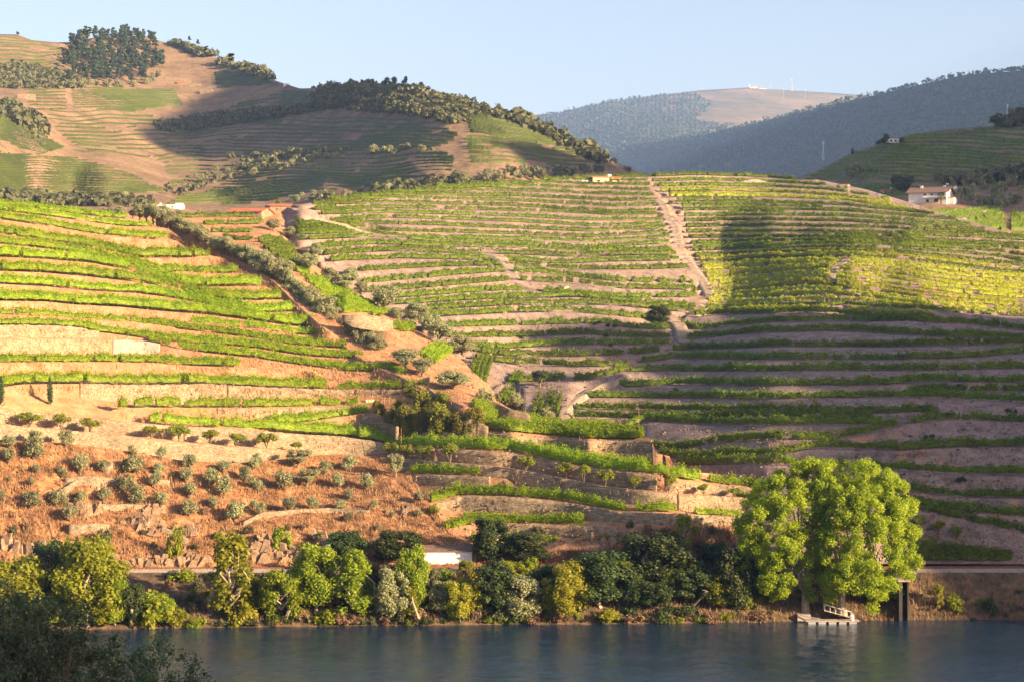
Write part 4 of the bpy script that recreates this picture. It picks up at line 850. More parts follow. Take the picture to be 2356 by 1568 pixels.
# ================================================================ FAR HILLS: terraces, woods
def inpoly(pg, x, y):
    pg = np.array(pg, float); c = np.zeros(np.shape(x), bool); j = len(pg)-1
    for i in range(len(pg)):
        a_ = (pg[i, 1] > y) != (pg[j, 1] > y)
        c ^= a_ & (x < (pg[j, 0]-pg[i, 0])*(y-pg[i, 1])/(pg[j, 1]-pg[i, 1]+1e-9)+pg[i, 0]); j = i
    return c
def far_rows(name, base, regions, us, mat, label, hgt=.95, proud=4.0):
    """contour rows of vines on a far hill as low hedges; regions: (polygon, pitch px, wave fn, cover)"""
    Vs, Fs, o_ = [], [], 0
    for ri, (pg, pitch, slope, cover) in enumerate(regions):
        pa = np.array(pg, float); v0, v1 = pa[:, 1].min(), pa[:, 1].max(); x0, x1 = pa[:, 0].min(), pa[:, 0].max()
        u = us[(us >= x0-5) & (us <= x1+5)]
        if len(u) < 3: continue
        ext = abs(slope)*(x1-x0)
        k = 0; vv = v0-ext
        while vv < v1+ext:
            v = vv+slope*(u-x0)+fbm(u*.006, u*0+vv*.02, 300+ri, 3)*pitch*1.6; ok = inpoly(pg, u, v) & (fbm(u*.02, u*0+vv*.3, 310+ri, 3) > -cover-.12)
            vv += pitch*.95*rng.uniform(.8, 1.25)
            idx = np.where(ok)[0]
            for seg in np.split(idx, np.where(np.diff(idx) > 1)[0]+1):
                if len(seg) < 3: continue
                Y = base(u[seg], v[seg])-proud*.6; pxm = FPX/Y
                h = hgt*(.8 if pitch > 7 else 1)*(1+.5*vnoise(u[seg]*1.1, v[seg], 5)); w = 1.3
                b = P(u[seg], v[seg], Y); n = len(seg); b[:, 1] -= .3*rng.random(n)
                r = np.stack([b+[0, -w/2, -3], b+[0, -w/2*.8, -.4]+h[:, None]*np.array([0, 0, .6]), b+[0, 0, 0]+h[:, None]*np.array([0, 0, 1.]), b+[0, w*.9, 0]+h[:, None]*np.array([0, 0, .4])])
                idg = np.arange(4*n).reshape(4, n); Vs.append(r.reshape(-1, 3)); Fs.append(np.stack([idg[:-1, :-1], idg[:-1, 1:], idg[1:, 1:], idg[1:, :-1]], -1).reshape(-1, 4)+o_); o_ += 4*n
    if not Vs: return
    o = link(name, mesh_np(name, np.concatenate(Vs), np.concatenate(Fs), mat)); tag(o, label, kind='stuff'); return o
usC = np.arange(-200, 1500, 2.5)
G2 = GC[:-2]
RC = [ # polygon, pitch, slope, cover
 ([(0,262),(60,290),(150,340),(120,350),(90,360),(0,320)], 3.4, .3, .9),
 ([(-200,330),(0,350),(180,365),(300,400),(380,440),(200,450),(0,455),(-200,455)], 5.5, .02, .55),
 ([(60,195),(150,200),(155,260),(70,255)], 7, .03, .5),
 ([(160,200),(400,205),(420,240),(300,255),(170,250)], 5, -.02, .6),
 ([(100,250),(330,255),(400,290),(380,370),(200,350),(130,300)], 9, .01, .3),
 ([(380,280),(640,215),(760,210),(760,250),(600,290),(520,330),(380,380)], 8, -.12, .3),
 ([(380,380),(560,300),(720,260),(1000,280),(1060,310),(1000,340),(700,350),(500,400),(400,430)], 9, .02, .35),
 ([(560,400),(760,350),(1050,345),(1040,400),(900,420),(700,450),(500,470),(430,460)], 8, -.03, .4),
 ([(1065,255),(1120,262),(1250,305),(1290,322),(1200,330),(1080,300)], 4.2, .16, .75),
 ([(1070,310),(1290,330),(1380,380),(1250,385),(1080,370)], 9, .05, .35),
 ([(0,85),(70,92),(150,110),(150,180),(0,180)], 8, .03, .25),
 ([(380,470),(560,470),(740,440),(760,400),(600,420),(420,450)], 6, -.03, .7),
 ([(490,165),(560,165),(640,195),(500,200)], 5, .08, .5),
 ([(650,210),(730,210),(760,240),(740,262),(640,250)], 3.6, .05, .9),
]
far_rows('far_vineyard', baseC, RC, usC, M['vine3'], 'vineyard terraces covering the hills behind, partly in shadow')
RD = [([(1830,425),(1960,355),(2100,312),(2290,294),(2356,270),(2600,200),(2600,430),(2330,400),(2100,430),(1990,440),(1900,440)], 8.5, .03, .75),
      ([(1980,430),(2120,432),(2110,450),(2040,455),(1970,440)], 5, 0, .9), ([(2130,490),(2310,478),(2290,500),(2180,515),(2160,500)], 5, -.05, .95),
      ([(2200,520),(2310,488),(2315,530),(2260,530)], 5, -.1, .95), ([(2325,490),(2420,500),(2420,530),(2325,530)], 5, 0, .95), ([(2250,545),(2420,535),(2420,560)], 6, 0, .9)]
far_rows('hill_vines', baseD, RD, np.arange(1800, 2800, 1.9), M['vine2'], 'vine terraces on the shaded hill behind the white house', 1.3, 1.5)
def bush_field(name, surf_pts, regions, mat, label, n_total, size, per=22, lf=.9):
    """a far wood or scrub read as one mass: many small ragged crowns in one mesh"""
    parts = []
    for pg, n, sz in regions:
        pa = np.array(pg, float); pts = surf_pts.reshape(-1, 3); u, v = UV(pts); m = inpoly(pg, u, v); c = pts[m]
        if not len(c): continue
        c = c[rng.integers(0, len(c), n)]+rng.normal(size=(n, 3))*np.array([3, 3, .3]); s = sz*rng.uniform(.6, 1.35, n)
        k = per; d = rng.normal(size=(n, k, 3)); d /= np.linalg.norm(d, axis=2, keepdims=True); d[..., 2] = np.abs(d[..., 2])*1.2-.15
        p = c[:, None]+d*rng.uniform(.6, 1.1, (n, k, 1))*s[:, None, None]*np.array([1, 1, 1.1]); p[..., 2] += s[:, None]*.4
        nr = d+rng.normal(size=d.shape)*.35; V, F_ = leaf_quads(p.reshape(-1, 3), nr.reshape(-1, 3), 1.0)
        V = V.reshape(n*k, 4, 3); cc = V.mean(1, keepdims=True); V = cc+(V-cc)*(np.repeat(s, k)*lf)[:, None, None]; parts.append((V.reshape(-1, 3), F_))
    V, F_ = merge(parts); o = link(name, mesh_np(name, V, F_, mat)); tag(o, label, kind='stuff'); return o
bush_field('scrub', G2, [([(740,200),(850,193),(960,205),(1060,232),(1180,272),(1190,285),(1080,262),(1050,290),(1000,275),(900,262),(760,255),(700,262),(640,255),(720,238)], 1500, 1.8),
  ([(350,290),(500,262),(640,250),(700,262),(560,285),(460,300),(400,305),(370,300)], 800, 1.9), ([(1180,270),(1240,292),(1300,325),(1400,375),(1380,380),(1280,330),(1180,282)], 90, 3.2),
  ([(0,240),(60,265),(110,320),(90,310),(40,290),(0,262)], 90, 3.6), ([(0,150),(60,150),(170,180),(190,205),(0,205)], 500, 2.1), ([(370,80),(440,85),(490,120),(480,135),(400,105)], 200, 2.6),
  ([(510,142),(600,165),(640,185),(600,178),(520,152)], 80, 3.4), ([(520,365),(760,350),(700,372),(560,395)], 40, 2.2), ([(380,445),(480,405),(700,350),(690,365),(520,420),(420,455)], 50, 2.2),
  ([(700,455),(900,432),(1050,405),(1300,395),(1420,390),(1300,410),(900,445),(740,466)], 90, 2.2), ([(0,470),(340,478),(330,465),(150,455),(0,452)], 120, 2.6)], M['scrub'], 'dark scrub and low woodland on the hills behind', 0, 3)
bush_field('scrub_right', GD[:-2], [([(2120,430),(2356,425),(2600,420),(2600,380),(2340,405)], 160, 3.2), ([(2290,300),(2356,268),(2500,235),(2500,260),(2356,290)], 110, 3.5)], M['scrub'], 'scrub around the edge of the shaded right hill', 0, 3)
bush_field('forest', GE[:-2], [([(1250,460),(1250,395),(1400,345),(1640,300),(1828,255),(2003,216),(2217,168),(2356,158),(2700,120),(2700,420),(2000,440)], 15000, 5.5)], M['pine'], 'dark pine forest covering the shaded blue ridge', 0, 8, per=5, lf=1.1)
bush_field('forest_far', GF[:-2], [([(1150,290),(1220,268),(1290,262),(1400,235),(1500,222),(1600,218),(1640,240),(1600,280),(1700,290),(1500,340),(1300,350)], 4500, 7.5)], M['pine'], 'sparse woodland on the distant sunlit mountain', 0, 8, per=8, lf=.9)
# ================================================================ TREES
def drop(x, y, z=400):
    h = BVH.ray_cast((x, y, z), (0, 0, -1), 900); return np.array(h[0]) if h[0] is not None else np.array([x, y, 0])
def tree_mesh(kind, seed):
    """(crown mesh, trunk mesh, crown half width, height) at real size, base at the origin"""
    r = np.random.default_rng(seed); tb = MB()
    def limb(a_, b_, r0, r1, bend=.12, k=5):
        a_ = np.array(a_, float); b_ = np.array(b_, float); m = [a_+(b_-a_)*t+r.normal(size=3)*bend*np.linalg.norm(b_-a_)*(0 < t < 1) for t in (0, .35, .7, 1)]
        tb.tube(m, [r0, r0*.75+r1*.25, r0*.4+r1*.6, r1], k)
    blobs = []
    if kind == 'olive':
        H_, R_ = 3.4, 1.6; n = 14
        for i in range(n):
            a_ = r.uniform(0, 6.28); d = R_*.62*math.sqrt(r.random()); blobs.append((math.cos(a_)*d, math.sin(a_)*d, 1.9+r.uniform(-.95, .95)*(1-.35*d/R_), .72*r.uniform(.7, 1.1), .72*r.uniform(.7, 1.1), .66*r.uniform(.7, 1.1)))
        for b in blobs[:6]: limb((0, 0, .55), b[:3], .12, .03)
        limb((0, 0, -.3), (.05, 0, .7), .2, .13); dens, sz, mt, bk = 26, .24, 'olive', 'bark'
    elif kind == 'big_olive':
        H_, R_ = 5.5, 3.2; n = 20
        for i in range(n):
            a_ = r.uniform(0, 6.28); d = R_*.68*math.sqrt(r.random()); blobs.append((math.cos(a_)*d, math.sin(a_)*d, 3.0+r.uniform(-1.5, 1.6)*(1-.4*d/R_), 1.15*r.uniform(.65, 1.1), 1.15*r.uniform(.65, 1.1), .85*r.uniform(.7, 1.1)))
        for b in blobs[:9]: limb((0, 0, 1.0), b[:3], .2, .04)
        limb((0, 0, -.4), (.1, 0, 1.2), .38, .22); dens, sz, mt, bk = 22, .30, 'olive', 'bark'
    elif kind == 'lemon':
        H_, R_ = 3.0, 1.7; n = 9
        for i in range(n):
            a_ = r.uniform(0, 6.28); d = R_*.7*math.sqrt(r.random()); blobs.append((math.cos(a_)*d, math.sin(a_)*d, 2.1+r.uniform(-.55, .55)*(1-.4*d/R_), .7*r.uniform(.7, 1.1), .7*r.uniform(.7, 1.1), .6*r.uniform(.8, 1.1)))
        for b in blobs[:6]: limb((0, 0, .2), (b[0]*.8, b[1]*.8, b[2]), .07, .03, .06)
        limb((0, 0, -.3), (0, 0, .35), .12, .1); dens, sz, mt, bk = 30, .24, 'lemon', 'bark'
    elif kind == 'orange':
        H_, R_ = 4.6, 2.3; n = 18
        for i in range(n):
            a_ = r.uniform(0, 6.28); d = R_*.62*math.sqrt(r.random()); blobs.append((math.cos(a_)*d, math.sin(a_)*d, 2.5+r.uniform(-1.2, 1.3), .95*r.uniform(.7, 1.1), .95*r.uniform(.7, 1.1), .9*r.uniform(.7, 1.1)))
        for b in blobs[:5]: limb((0, 0, .8), b[:3], .12, .03)
        limb((0, 0, -.4), (0, 0, 1), .2, .14); dens, sz, mt, bk = 24, .28, 'orange_t', 'bark'
    elif kind == 'broad':
        H_, R_ = 9.5, 3.8; n = 62
        for i in range(n):
            t = r.random(); zz = 2.2+6.4*t; rad = R_*math.sqrt(max(.05, 1-((zz-5.2)/4.4)**2))*.78; a_ = r.uniform(0, 6.28); d = rad*math.sqrt(r.uniform(.15, 1)); q_ = r.uniform(.65, 1.3)
            blobs.append((math.cos(a_)*d, math.sin(a_)*d, zz, 1.0*q_, 1.0*q_, .95*q_))
        for b in blobs[:12]: limb((0, 0, 2.5+r.random()*2), b[:3], .14, .03)
        limb((0, 0, -.6), (.3, 0, 6.5), .3, .08); dens, sz, mt, bk = 16, .34, 'bank_g', 'bark_pale'
    elif kind == 'column':
        H_, R_ = 10, 2.4; n = 40
        for i in range(n):
            t = r.random()**.8; zz = 1.6+8*t; rad = R_*(1-.55*t)*.8; a_ = r.uniform(0, 6.28); d = rad*math.sqrt(r.uniform(.1, 1)); q_ = r.uniform(.55, 1.0)
            blobs.append((math.cos(a_)*d, math.sin(a_)*d, zz, .8*q_, .8*q_, 1.25*q_))
        for b in blobs[:10]: limb((0, 0, 2+r.random()*3), b[:3], .1, .03)
        limb((0, 0, -.6), (.1, 0, 8), .22, .05); dens, sz, mt, bk = 14, .33, 'bank_g', 'bark_pale'
    elif kind == 'shrub':
        H_, R_ = 2.4, 1.8; n = 12
        for i in range(n):
            a_ = r.uniform(0, 6.28); d = R_*.65*math.sqrt(r.random()); zz = r.uniform(.3, 1.7)*(1-.35*d/R_); blobs.append((math.cos(a_)*d, math.sin(a_)*d, zz, .7*r.uniform(.6, 1.1), .7*r.uniform(.6, 1.1), .6*r.uniform(.6, 1.1)))
        for b in blobs[:5]: limb((0, 0, -.2), b[:3], .05, .015)
        dens, sz, mt, bk = 22, .26, 'bank_g', 'bark'
    elif kind == 'pine':
        H_, R_ = 13, 4.0; n = 15
        for i in range(n):
            t = r.random(); zz = 5.0+7.2*t; rad = R_*(1-.45*t); a_ = r.uniform(0, 6.28); d = rad*.7*math.sqrt(r.random()); q_ = r.uniform(.6, 1.1); blobs.append((math.cos(a_)*d, math.sin(a_)*d, zz, 1.7*q_, 1.7*q_, 1.1*q_))
        for b in blobs[:6]: limb((0, 0, 5+r.random()*3), b[:3], .14, .05)
        limb((0, 0, -1), (.3, 0, 10.5), .32, .1); dens, sz, mt, bk = 2.6, 1.0, 'pine', 'bark'
    elif kind == 'far_tree':
        H_, R_ = 5, 2.6; n = 8
        for i in range(n):
            a_ = r.uniform(0, 6.28); d = R_*.6*math.sqrt(r.random()); blobs.append((math.cos(a_)*d, math.sin(a_)*d, 3.0+r.uniform(-1.2, 1.2), 1.3*r.uniform(.7, 1.1), 1.3*r.uniform(.7, 1.1), 1.1*r.uniform(.7, 1.1)))
        limb((0, 0, -.8), (0, 0, 2.6), .25, .12); dens, sz, mt, bk = 4, .7, 'olive', 'bark'
    elif kind == 'cypress':
        H_, R_ = 6.2, .62; n = 22
        for i in range(n):
            t = i/(n-1); rad = R_*math.sin(math.pi*(.12+.82*t)**.8)**.7+.08; blobs.append((r.normal()*.06, r.normal()*.06, .5+5.4*t, rad*.8, rad*.8, .4))
        limb((0, 0, -.4), (0, 0, 5), .14, .03); dens, sz, mt, bk = 50, .2, 'cypress', 'bark'
    global rng; keep = rng; rng = r
    V, F_ = crown_pts(blobs, dens, sz, shell=.35); rng = keep
    return mesh_np(kind+'_crown', V, F_, M[mt]), tb.mesh(kind+'_trunk', M[bk]) if tb.v else None, R_, H_
LIB = {}
def proto(kind, n):
    if kind not in LIB: LIB[kind] = [tree_mesh(kind, 50+i*7+len(kind)*101) for i in range(n)]
    return LIB[kind]
NV = dict(olive=5, big_olive=4, lemon=4, orange=4, broad=6, column=3, shrub=5, pine=4, far_tree=3, cypress=1)
def mat_variant(me, mat):
    key = (me.name, mat)
    if key not in LIB: c = me.copy(); c.materials.clear(); c.materials.append(M[mat]); LIB[key] = c
    return LIB[key]
def plant(kind, name, pos, h=None, w=None, label='', cat='tree', group=None, mat=None, i=None, trunk=True):
    vs_ = proto(kind, NV[kind]); cr, tr, R_, H_ = vs_[(random.randrange(len(vs_)) if i is None else i % len(vs_))]
    s = (h or H_)/H_; sx = (w or R_*s)/R_
    e_ = empty(name, pos, random.uniform(0, 6.28)); tag(e_, label, cat, group); e_.scale = (sx, sx, s)
    link('crown', mat_variant(cr, mat) if mat else cr, e_)
    if tr and trunk: link('trunk', tr, e_)
    return e_
def px2m(px, Y): return px/FPX*Y
def rowlabels(items, rows_desc, per):
    """sort picture items into rows by height, then left to right"""
    it = sorted(items, key=lambda t: t[1]); out = []
    for k in range(0, len(it), per):
        for j, t in enumerate(sorted(it[k:k+per])): out.append((t, k//per+1, j+1))
    return out
# ---- olives on the dry slope: (u, v of the foot, height px)
R5 = lambda L: [(x/2.2837, 949+y/2.2837, h/2.2837) for x, y, h in L]
RC_ = lambda L: [(589+x/4, 805.3+y/4, h/4) for x, y, h in L]
ol = R5([(45,190,70),(185,165,60),(345,178,85),(45,265,75),(180,250,100),(190,322,45),(48,365,30),(165,385,50),(325,345,75),(425,325,90),(543,315,55),(650,300,50),(705,330,90),(697,238,70),(848,250,65),(837,330,68),
  (997,300,70),(977,370,75),(1110,388,105),(1178,318,72),(1177,445,105),(1285,372,80),(663,420,88),(810,397,62),(1000,447,70),(1118,502,60),(5,475,55),(165,502,84),(305,492,78),(425,482,72),(545,475,80),(720,485,82),
  (842,487,76),(993,543,82),(365,572,72),(1240,572,88),(1335,300,70),(1335,400,50),(1330,512,44)])+RC_([(870,1112,140),(750,1272,130),(1015,1282,118),(15,1072,120),(20,1302,100),(850,1382,92),(525,1477,130),(300,1492,130),
  (780,1475,100),(1080,1470,95),(50,1520,130),(1500,1410,100),(1500,1537,62),(640,1142,100),(240,1287,150),(1250,1540,50),(1130,1660,60)])
for (u, v, h), rw, cn in rowlabels(ol, None, 8):
    p = gp(u, v); h *= rng.uniform(.82, 1.22); plant('olive', 'olive_tree', p, px2m(h, p[1])*1.2, px2m(h*.58*rng.uniform(.8, 1.25), p[1]), '%s olive from the left in the %s row down the dry orange slope' % (ordn(cn), ordn(rw)), group='young olive trees on the dry slope')
for u, v, h, w, lb in [(685,1074,47,36,'large spreading olive at the top of the dry slope below the lemon trees'), (706,1117,45,31,'broad multi-stemmed olive on the dry slope below the largest one'), (911,1096,58,26,'tall leafy olive clump at the right end of the dry slope')]:
    p = gp(u, v); plant('big_olive', 'olive_tree', p, px2m(h, p[1]), px2m(w, p[1]), lb, group='large olives at the top of the dry slope')
# ---- lemons on the ledges
lm = [(68,978,20,24),(140,985,22,18),(207,991,20,20),(348,1004,18,22),(412,1012,24,20),(484,1019,20,20),(543,1019,18,20),(614,1029,22,18),(683,1032,13,12),(753,1039,20,23)]
for j, (u, v, h, w) in enumerate(lm):
    L = lipN['t18']; Y = np.interp(u, L['u'], L['Y'])+1.0; z = np.interp(u, L['u'], L['z'])
    plant('lemon', 'lemon_tree', ((u-CU)/FPX*Y, Y, z), px2m(h, Y)*1.75, px2m(w*1.45, Y), '%s round yellow-green lemon tree from the left on the stone ledge' % ordn(j+1), group='lemon trees on the long stone ledge')
lm2 = [(899,1048,22,16),(934,1054,21,13),(974,1056,21,17),(1036,1065,26,18),(1210,1080,21,15),(1299,1096,22,15),(1344,1107,24,13),(1392,1115,24,15),(1459,1122,18,12),(1539,1137,28,14),(1619,1137,16,13),(1690,1141,13,13)]
for j, (u, v, h, w) in enumerate(lm2):
    L = lipN['t19']; Y = np.interp(u, L['u'], L['Y'])+1.0; z = np.interp(u, L['u'], L['z'])
    plant('lemon', 'lemon_tree', ((u-CU)/FPX*Y, Y, z), px2m(h, Y)*1.75, px2m(w*1.5, Y), '%s lemon tree from the left on the ledge right of the olive slope' % ordn(j+1), group='lemon trees on the right ledge')
# ---- orange grove
og = [(1130,590,62),(1230,670,80),(1295,570,60),(1390,680,90),(1540,560,105),(1700,570,95),(1700,700,110),(1600,640,90),(1500,745,72),(1385,765,72),(1670,760,82),(1850,745,95),(2010,700,92),(1480,640,70),(1880,650,60),(1320,710,70),(1780,620,80),(1960,760,60)]
for j, ((x, y, r_), rw, cn) in enumerate(rowlabels(og, None, 6)):
    u, v = 589+x/4, 805.3+y/4; q_ = gp(u, v+r_*.17); Y = q_[1]
    plant('orange', 'orange_tree', q_, px2m(r_*.62, Y)+.8, px2m(r_*.29, Y), '%s orange tree from the left in the %s row of the walled grove' % (ordn(cn), ordn(rw)), group='orange trees in the walled grove')
for x, y, r_, lb in [(1435, 462, 82, 'larger of two round orange trees on the ledge above the walled grove'), (1570, 458, 60, 'smaller of two round orange trees on the ledge above the walled grove')]:
    u, v = 589+x/4, 805.3+y/4; Y = 437; plant('orange', 'orange_tree', P(u, v, Y), px2m(r_*.42, Y), px2m(r_*.27, Y), lb, group='two orange trees above the grove')
# ---- the olive line on the crest of the spur
line = [(305,497,14),(322,503,24),(336,505,30),(352,509,34),(368,515,36),(388,524,30),(400,527,26),(418,535,30),(432,540,24),(452,552,32),(470,560,30),(492,570,24),(508,576,26),(524,582,32),(540,590,24),(555,598,30),(572,606,36),(590,618,34),(604,626,40),(618,640,44),(640,656,48),(655,664,40),(672,680,36),(690,696,38),(706,708,40),(722,718,44),(740,735,42),(752,740,46),(770,752,36),(786,766,34),(803,775,38),(818,784,34),(834,798,34),(850,800,30),(869,812,36)]
for j, (u, v, h) in enumerate(line):
    Y = float(baseN(u, v))+2.5; plant('big_olive', 'olive_tree', P(u, v+1, Y)-np.array([0, 0, .3]), px2m(h, Y)*1.5, px2m(h*.82, Y), '%s tree down the diagonal line of old olives on the crest' % ordn(j+1), group='old olives in a diagonal line')
gul = [(630,533,26,15),(669,546,22,14),(726,592,28,16),(704,629,40,23),(755,656,36,18),(791,673,38,26),(831,681,28,14),(809,645,26,16),(884,718,56,30),(914,741,30,16),(954,741,40,26),(989,773,46,24),(1009,793,50,26),(1064,816,40,26),(931,849,40,28),(971,866,36,22),(1043,894,38,34)]
for j, (u, v, h, w) in enumerate(gul):
    p = gp(u, v); plant('big_olive', 'olive_tree', p, px2m(h, p[1])*1.3, px2m(w*1.45, p[1]), '%s olive tree from the left among those scattered in the gully' % ordn(j+1), group='olives scattered in the gully')
for u, v, h, w, k, mt, lb in [(1114,928,42,28,'shrub','olive','round pale olive bush beside the boundary wall'),(1186,944,50,24,'big_olive','olive','round olive in full sun above the end of the boundary wall'),(1255,962,30,22,'big_olive','olive','low sunlit olive left of the curved dirt track'),
    (1242,888,40,28,'big_olive','olive_dk','round dark olive in the shaded valley'),(1515,748,46,30,'broad','olive_dk','dark round tree beside the fork of the dirt tracks'),(1445,397,15,10,'far_tree','olive','round olive on the skyline right of the yellow building'),
    (1674,393,17,13,'far_tree','olive','largest round olive on the skyline of the right hill'),(1613,391,12,10,'far_tree','olive','middle round olive on the skyline of the right hill'),(1553,391,7,7,'far_tree','olive','smallest round olive on the skyline of the right hill'),
    (680,468,22,17,'big_olive','olive','round tree on the knoll beside the farm buildings'),(640,478,22,6,'cypress','lemon','small pointed conifer in front of the red roofed farm building'),(115,930,62,8,'cypress','cypress','tall slim cypress on the dry ledge below the vines'),
    (2,930,64,9,'cypress','cypress','slim cypress cut by the left edge of the photo'),(245,489,14,16,'shrub','olive','low olive clump left of the crest line'),(274,490,17,16,'big_olive','olive','rounded olive just left of the start of the crest line'),
    (1992,560,8,10,'shrub','bank_g','green bush between vine rows left of the white hut')]:
    p = gp(u, v); plant(k, 'cypress_tree' if k == 'cypress' else ('bush' if k == 'shrub' else 'olive_tree'), p, px2m(h, p[1])*1.03, px2m(w, p[1]), lb, 'tree' if k != 'shrub' else 'bush', mat=mt)
# ---- trees of the river bank: u, foot v, top v, half width, kind, leaf
rb = [(200,1425,1232,66,'broad','bank_g','big round bright green tree at the left river bank'),(35,1440,1290,64,'broad','bank_g','wide yellow-green tree at the left edge of the bank'),(112,1400,1252,38,'broad','olive_dk','dark tree behind the big round one at the left'),
 (268,1440,1335,30,'broad','bank_g','smaller green tree right of the big round one'),(352,1432,1342,44,'shrub','willow','sparse yellow-green shrub tree on the open bank'),(530,1440,1248,50,'column','bank_g','tall loose poplar-like tree standing alone on the left bank'),
 (556,1442,1375,34,'shrub','willow','yellow drooping willow at the foot of the lone tall tree'),(648,1438,1320,42,'broad','bank_g','rounded green tree with low branches right of the willow'),(725,1412,1262,48,'broad','bank_g','dense round tree with pale stems, left of the railway hut'),
 (752,1330,1258,16,'column','olive','thin grey-green treetop behind the dense round tree'),(815,1428,1275,42,'column','bank_g','pointed leafy tree left of the railway hut'),(905,1432,1310,34,'broad','olive','grey-green leaning tree in front of the hut'),
 (950,1408,1268,44,'broad','bank_g','bright round tree covering the left part of the hut'),(945,1438,1350,36,'column','bank_g','light green young tree at the water below the hut'),(1060,1434,1335,46,'broad','willow','yellow-green tree right of the hut at the water'),
 (1088,1434,1322,28,'column','willow','slender yellowish tree at the water right of the hut'),(1072,1325,1288,20,'broad','bank_g','dark green tree growing against the white hut wall'),(1136,1410,1300,42,'broad','olive_dk','dark green tree beside the rail line right of the hut'),
 (1224,1370,1290,18,'column','bank_g','narrow upright green tree by the railway'),(1200,1424,1325,38,'broad','olive','grey olive-like tree in the middle of the bank'),(1302,1434,1306,46,'broad','willow','warm yellow-green tree hanging over the water in the middle'),
 (1385,1395,1275,60,'broad','olive_dk','wide dark tree in the shaded middle bank'),(1500,1350,1232,72,'broad','olive_dk','large blue-green holm oak above the railway'),(1130,1296,1195,58,'broad','olive_dk','big dark fig tree right of the white hut'),
 (1215,1292,1228,48,'broad','olive_dk','spreading dark tree under the lowest vine row'),(800,1300,1225,44,'broad','olive_dk','dark green tree in the rocky recess left of the hut'),(915,1296,1222,46,'broad','olive_dk','dark tree filling the recess behind the hut'),
 (910,1292,1250,25,'column','bank_g','bright upright shrub left of the hut'),(1573,1285,1192,22,'column','willow','bright bushy tree at the foot of the sunlit curved wall'),(1640,1312,1248,38,'broad','olive_dk','dark shrub tree left of the poplars by the railway'),
 (1690,1400,1270,40,'broad','olive_dk','dark green tree at the left foot of the poplars'),(1716,1410,1345,15,'column','bank_g','small bright tree left of the landing'),(2158,1404,1348,14,'column','willow','bright yellow-green sapling on the right embankment'),
 (2194,1404,1356,18,'shrub','bank_g','green bush beside the bright sapling on the embankment'),(2280,1412,1366,16,'shrub','olive_dk','dark bush at the right end of the embankment'),(2247,1302,1268,13,'shrub','bank_g','round bush with reddish leaves by the railway at the right'),
 (1460,1380,1310,40,'broad','olive_dk','dark shrubby tree above the shaded bank'),(1590,1390,1310,46,'broad','olive_dk','dark low tree left of the poplars'),(280,1318,1284,17,'shrub','bank_g','dark green bush beside the rail line at the left'),
 (420,1330,1300,30,'shrub','bank_g','low bush below the rail line left of the lone tall tree'),(650,1262,1205,22,'shrub','bank_g','green bush on the rocky face above the rail line'),(400,1290,1205,20,'shrub','bank_g','pale green shrub on the dry slope above the rail'),(240,1255,1205,18,'shrub','scrub','brownish bush above the big round tree')]
for j in range(30):
    u = 585+j*40+rng.uniform(-12, 12); v0 = rng.uniform(1368, 1415); bank_shade = u > 1110
    mt = 'olive_dk' if (bank_shade and j % 3) else ['bank_g', 'scrub', 'olive'][j % 3]  # darker leaves on this stretch stand in for shade on the bank
    rb.append((u, v0, v0-rng.uniform(55, 88), rng.uniform(24, 38), 'broad', mt, '%s of the small trees filling the bank hedge from the left' % ordn(j+1)))
for j in range(7): u = 10+j*58; rb.append((u, 1430, 1430-rng.uniform(60, 95), 34, 'broad', ['bank_g', 'olive_dk'][j % 2], '%s small tree from the left in the lower left bank thicket' % ordn(j+1)))
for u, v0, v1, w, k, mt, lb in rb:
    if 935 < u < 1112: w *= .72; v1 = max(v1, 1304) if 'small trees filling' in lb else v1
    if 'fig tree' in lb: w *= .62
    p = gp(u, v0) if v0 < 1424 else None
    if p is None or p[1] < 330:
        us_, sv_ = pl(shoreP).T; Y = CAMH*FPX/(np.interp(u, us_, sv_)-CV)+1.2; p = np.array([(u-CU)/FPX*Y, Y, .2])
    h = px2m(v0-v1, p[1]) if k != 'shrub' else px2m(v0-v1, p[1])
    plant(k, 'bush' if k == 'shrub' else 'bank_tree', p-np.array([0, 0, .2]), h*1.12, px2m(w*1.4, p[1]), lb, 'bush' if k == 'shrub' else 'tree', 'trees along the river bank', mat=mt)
# ---- undergrowth
cnt = 0
spots = []
for k in range(150):
    u = rng.uniform(430, 1800) if k < 125 else rng.uniform(1990, 2356); v = rng.uniform(1330, 1430)
    spots.append((u, v))
spots += [(rng.uniform(0, 430), rng.uniform(1325, 1440)) for k in range(16)]
spots.sort()
for j, (u, v) in enumerate(spots):
    p = gp(u, v)
    if p[2] < -.5: continue
    h = rng.uniform(1.3, 3.2) if u < 1760 else rng.uniform(.6, 1.4)
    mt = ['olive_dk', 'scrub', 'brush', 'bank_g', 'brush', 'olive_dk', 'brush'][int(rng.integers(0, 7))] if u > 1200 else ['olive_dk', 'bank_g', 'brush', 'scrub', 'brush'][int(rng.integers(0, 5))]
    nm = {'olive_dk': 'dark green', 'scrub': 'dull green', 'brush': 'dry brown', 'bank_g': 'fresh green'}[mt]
    plant('shrub', 'bush', p-np.array([0, 0, .15]), h, h*rng.uniform(.6, 1.0), '%s bush in the bank undergrowth, %s from the left' % (nm, ordn(j+1)), 'bush', 'bushes in the river bank undergrowth', mat=mt, trunk=False)
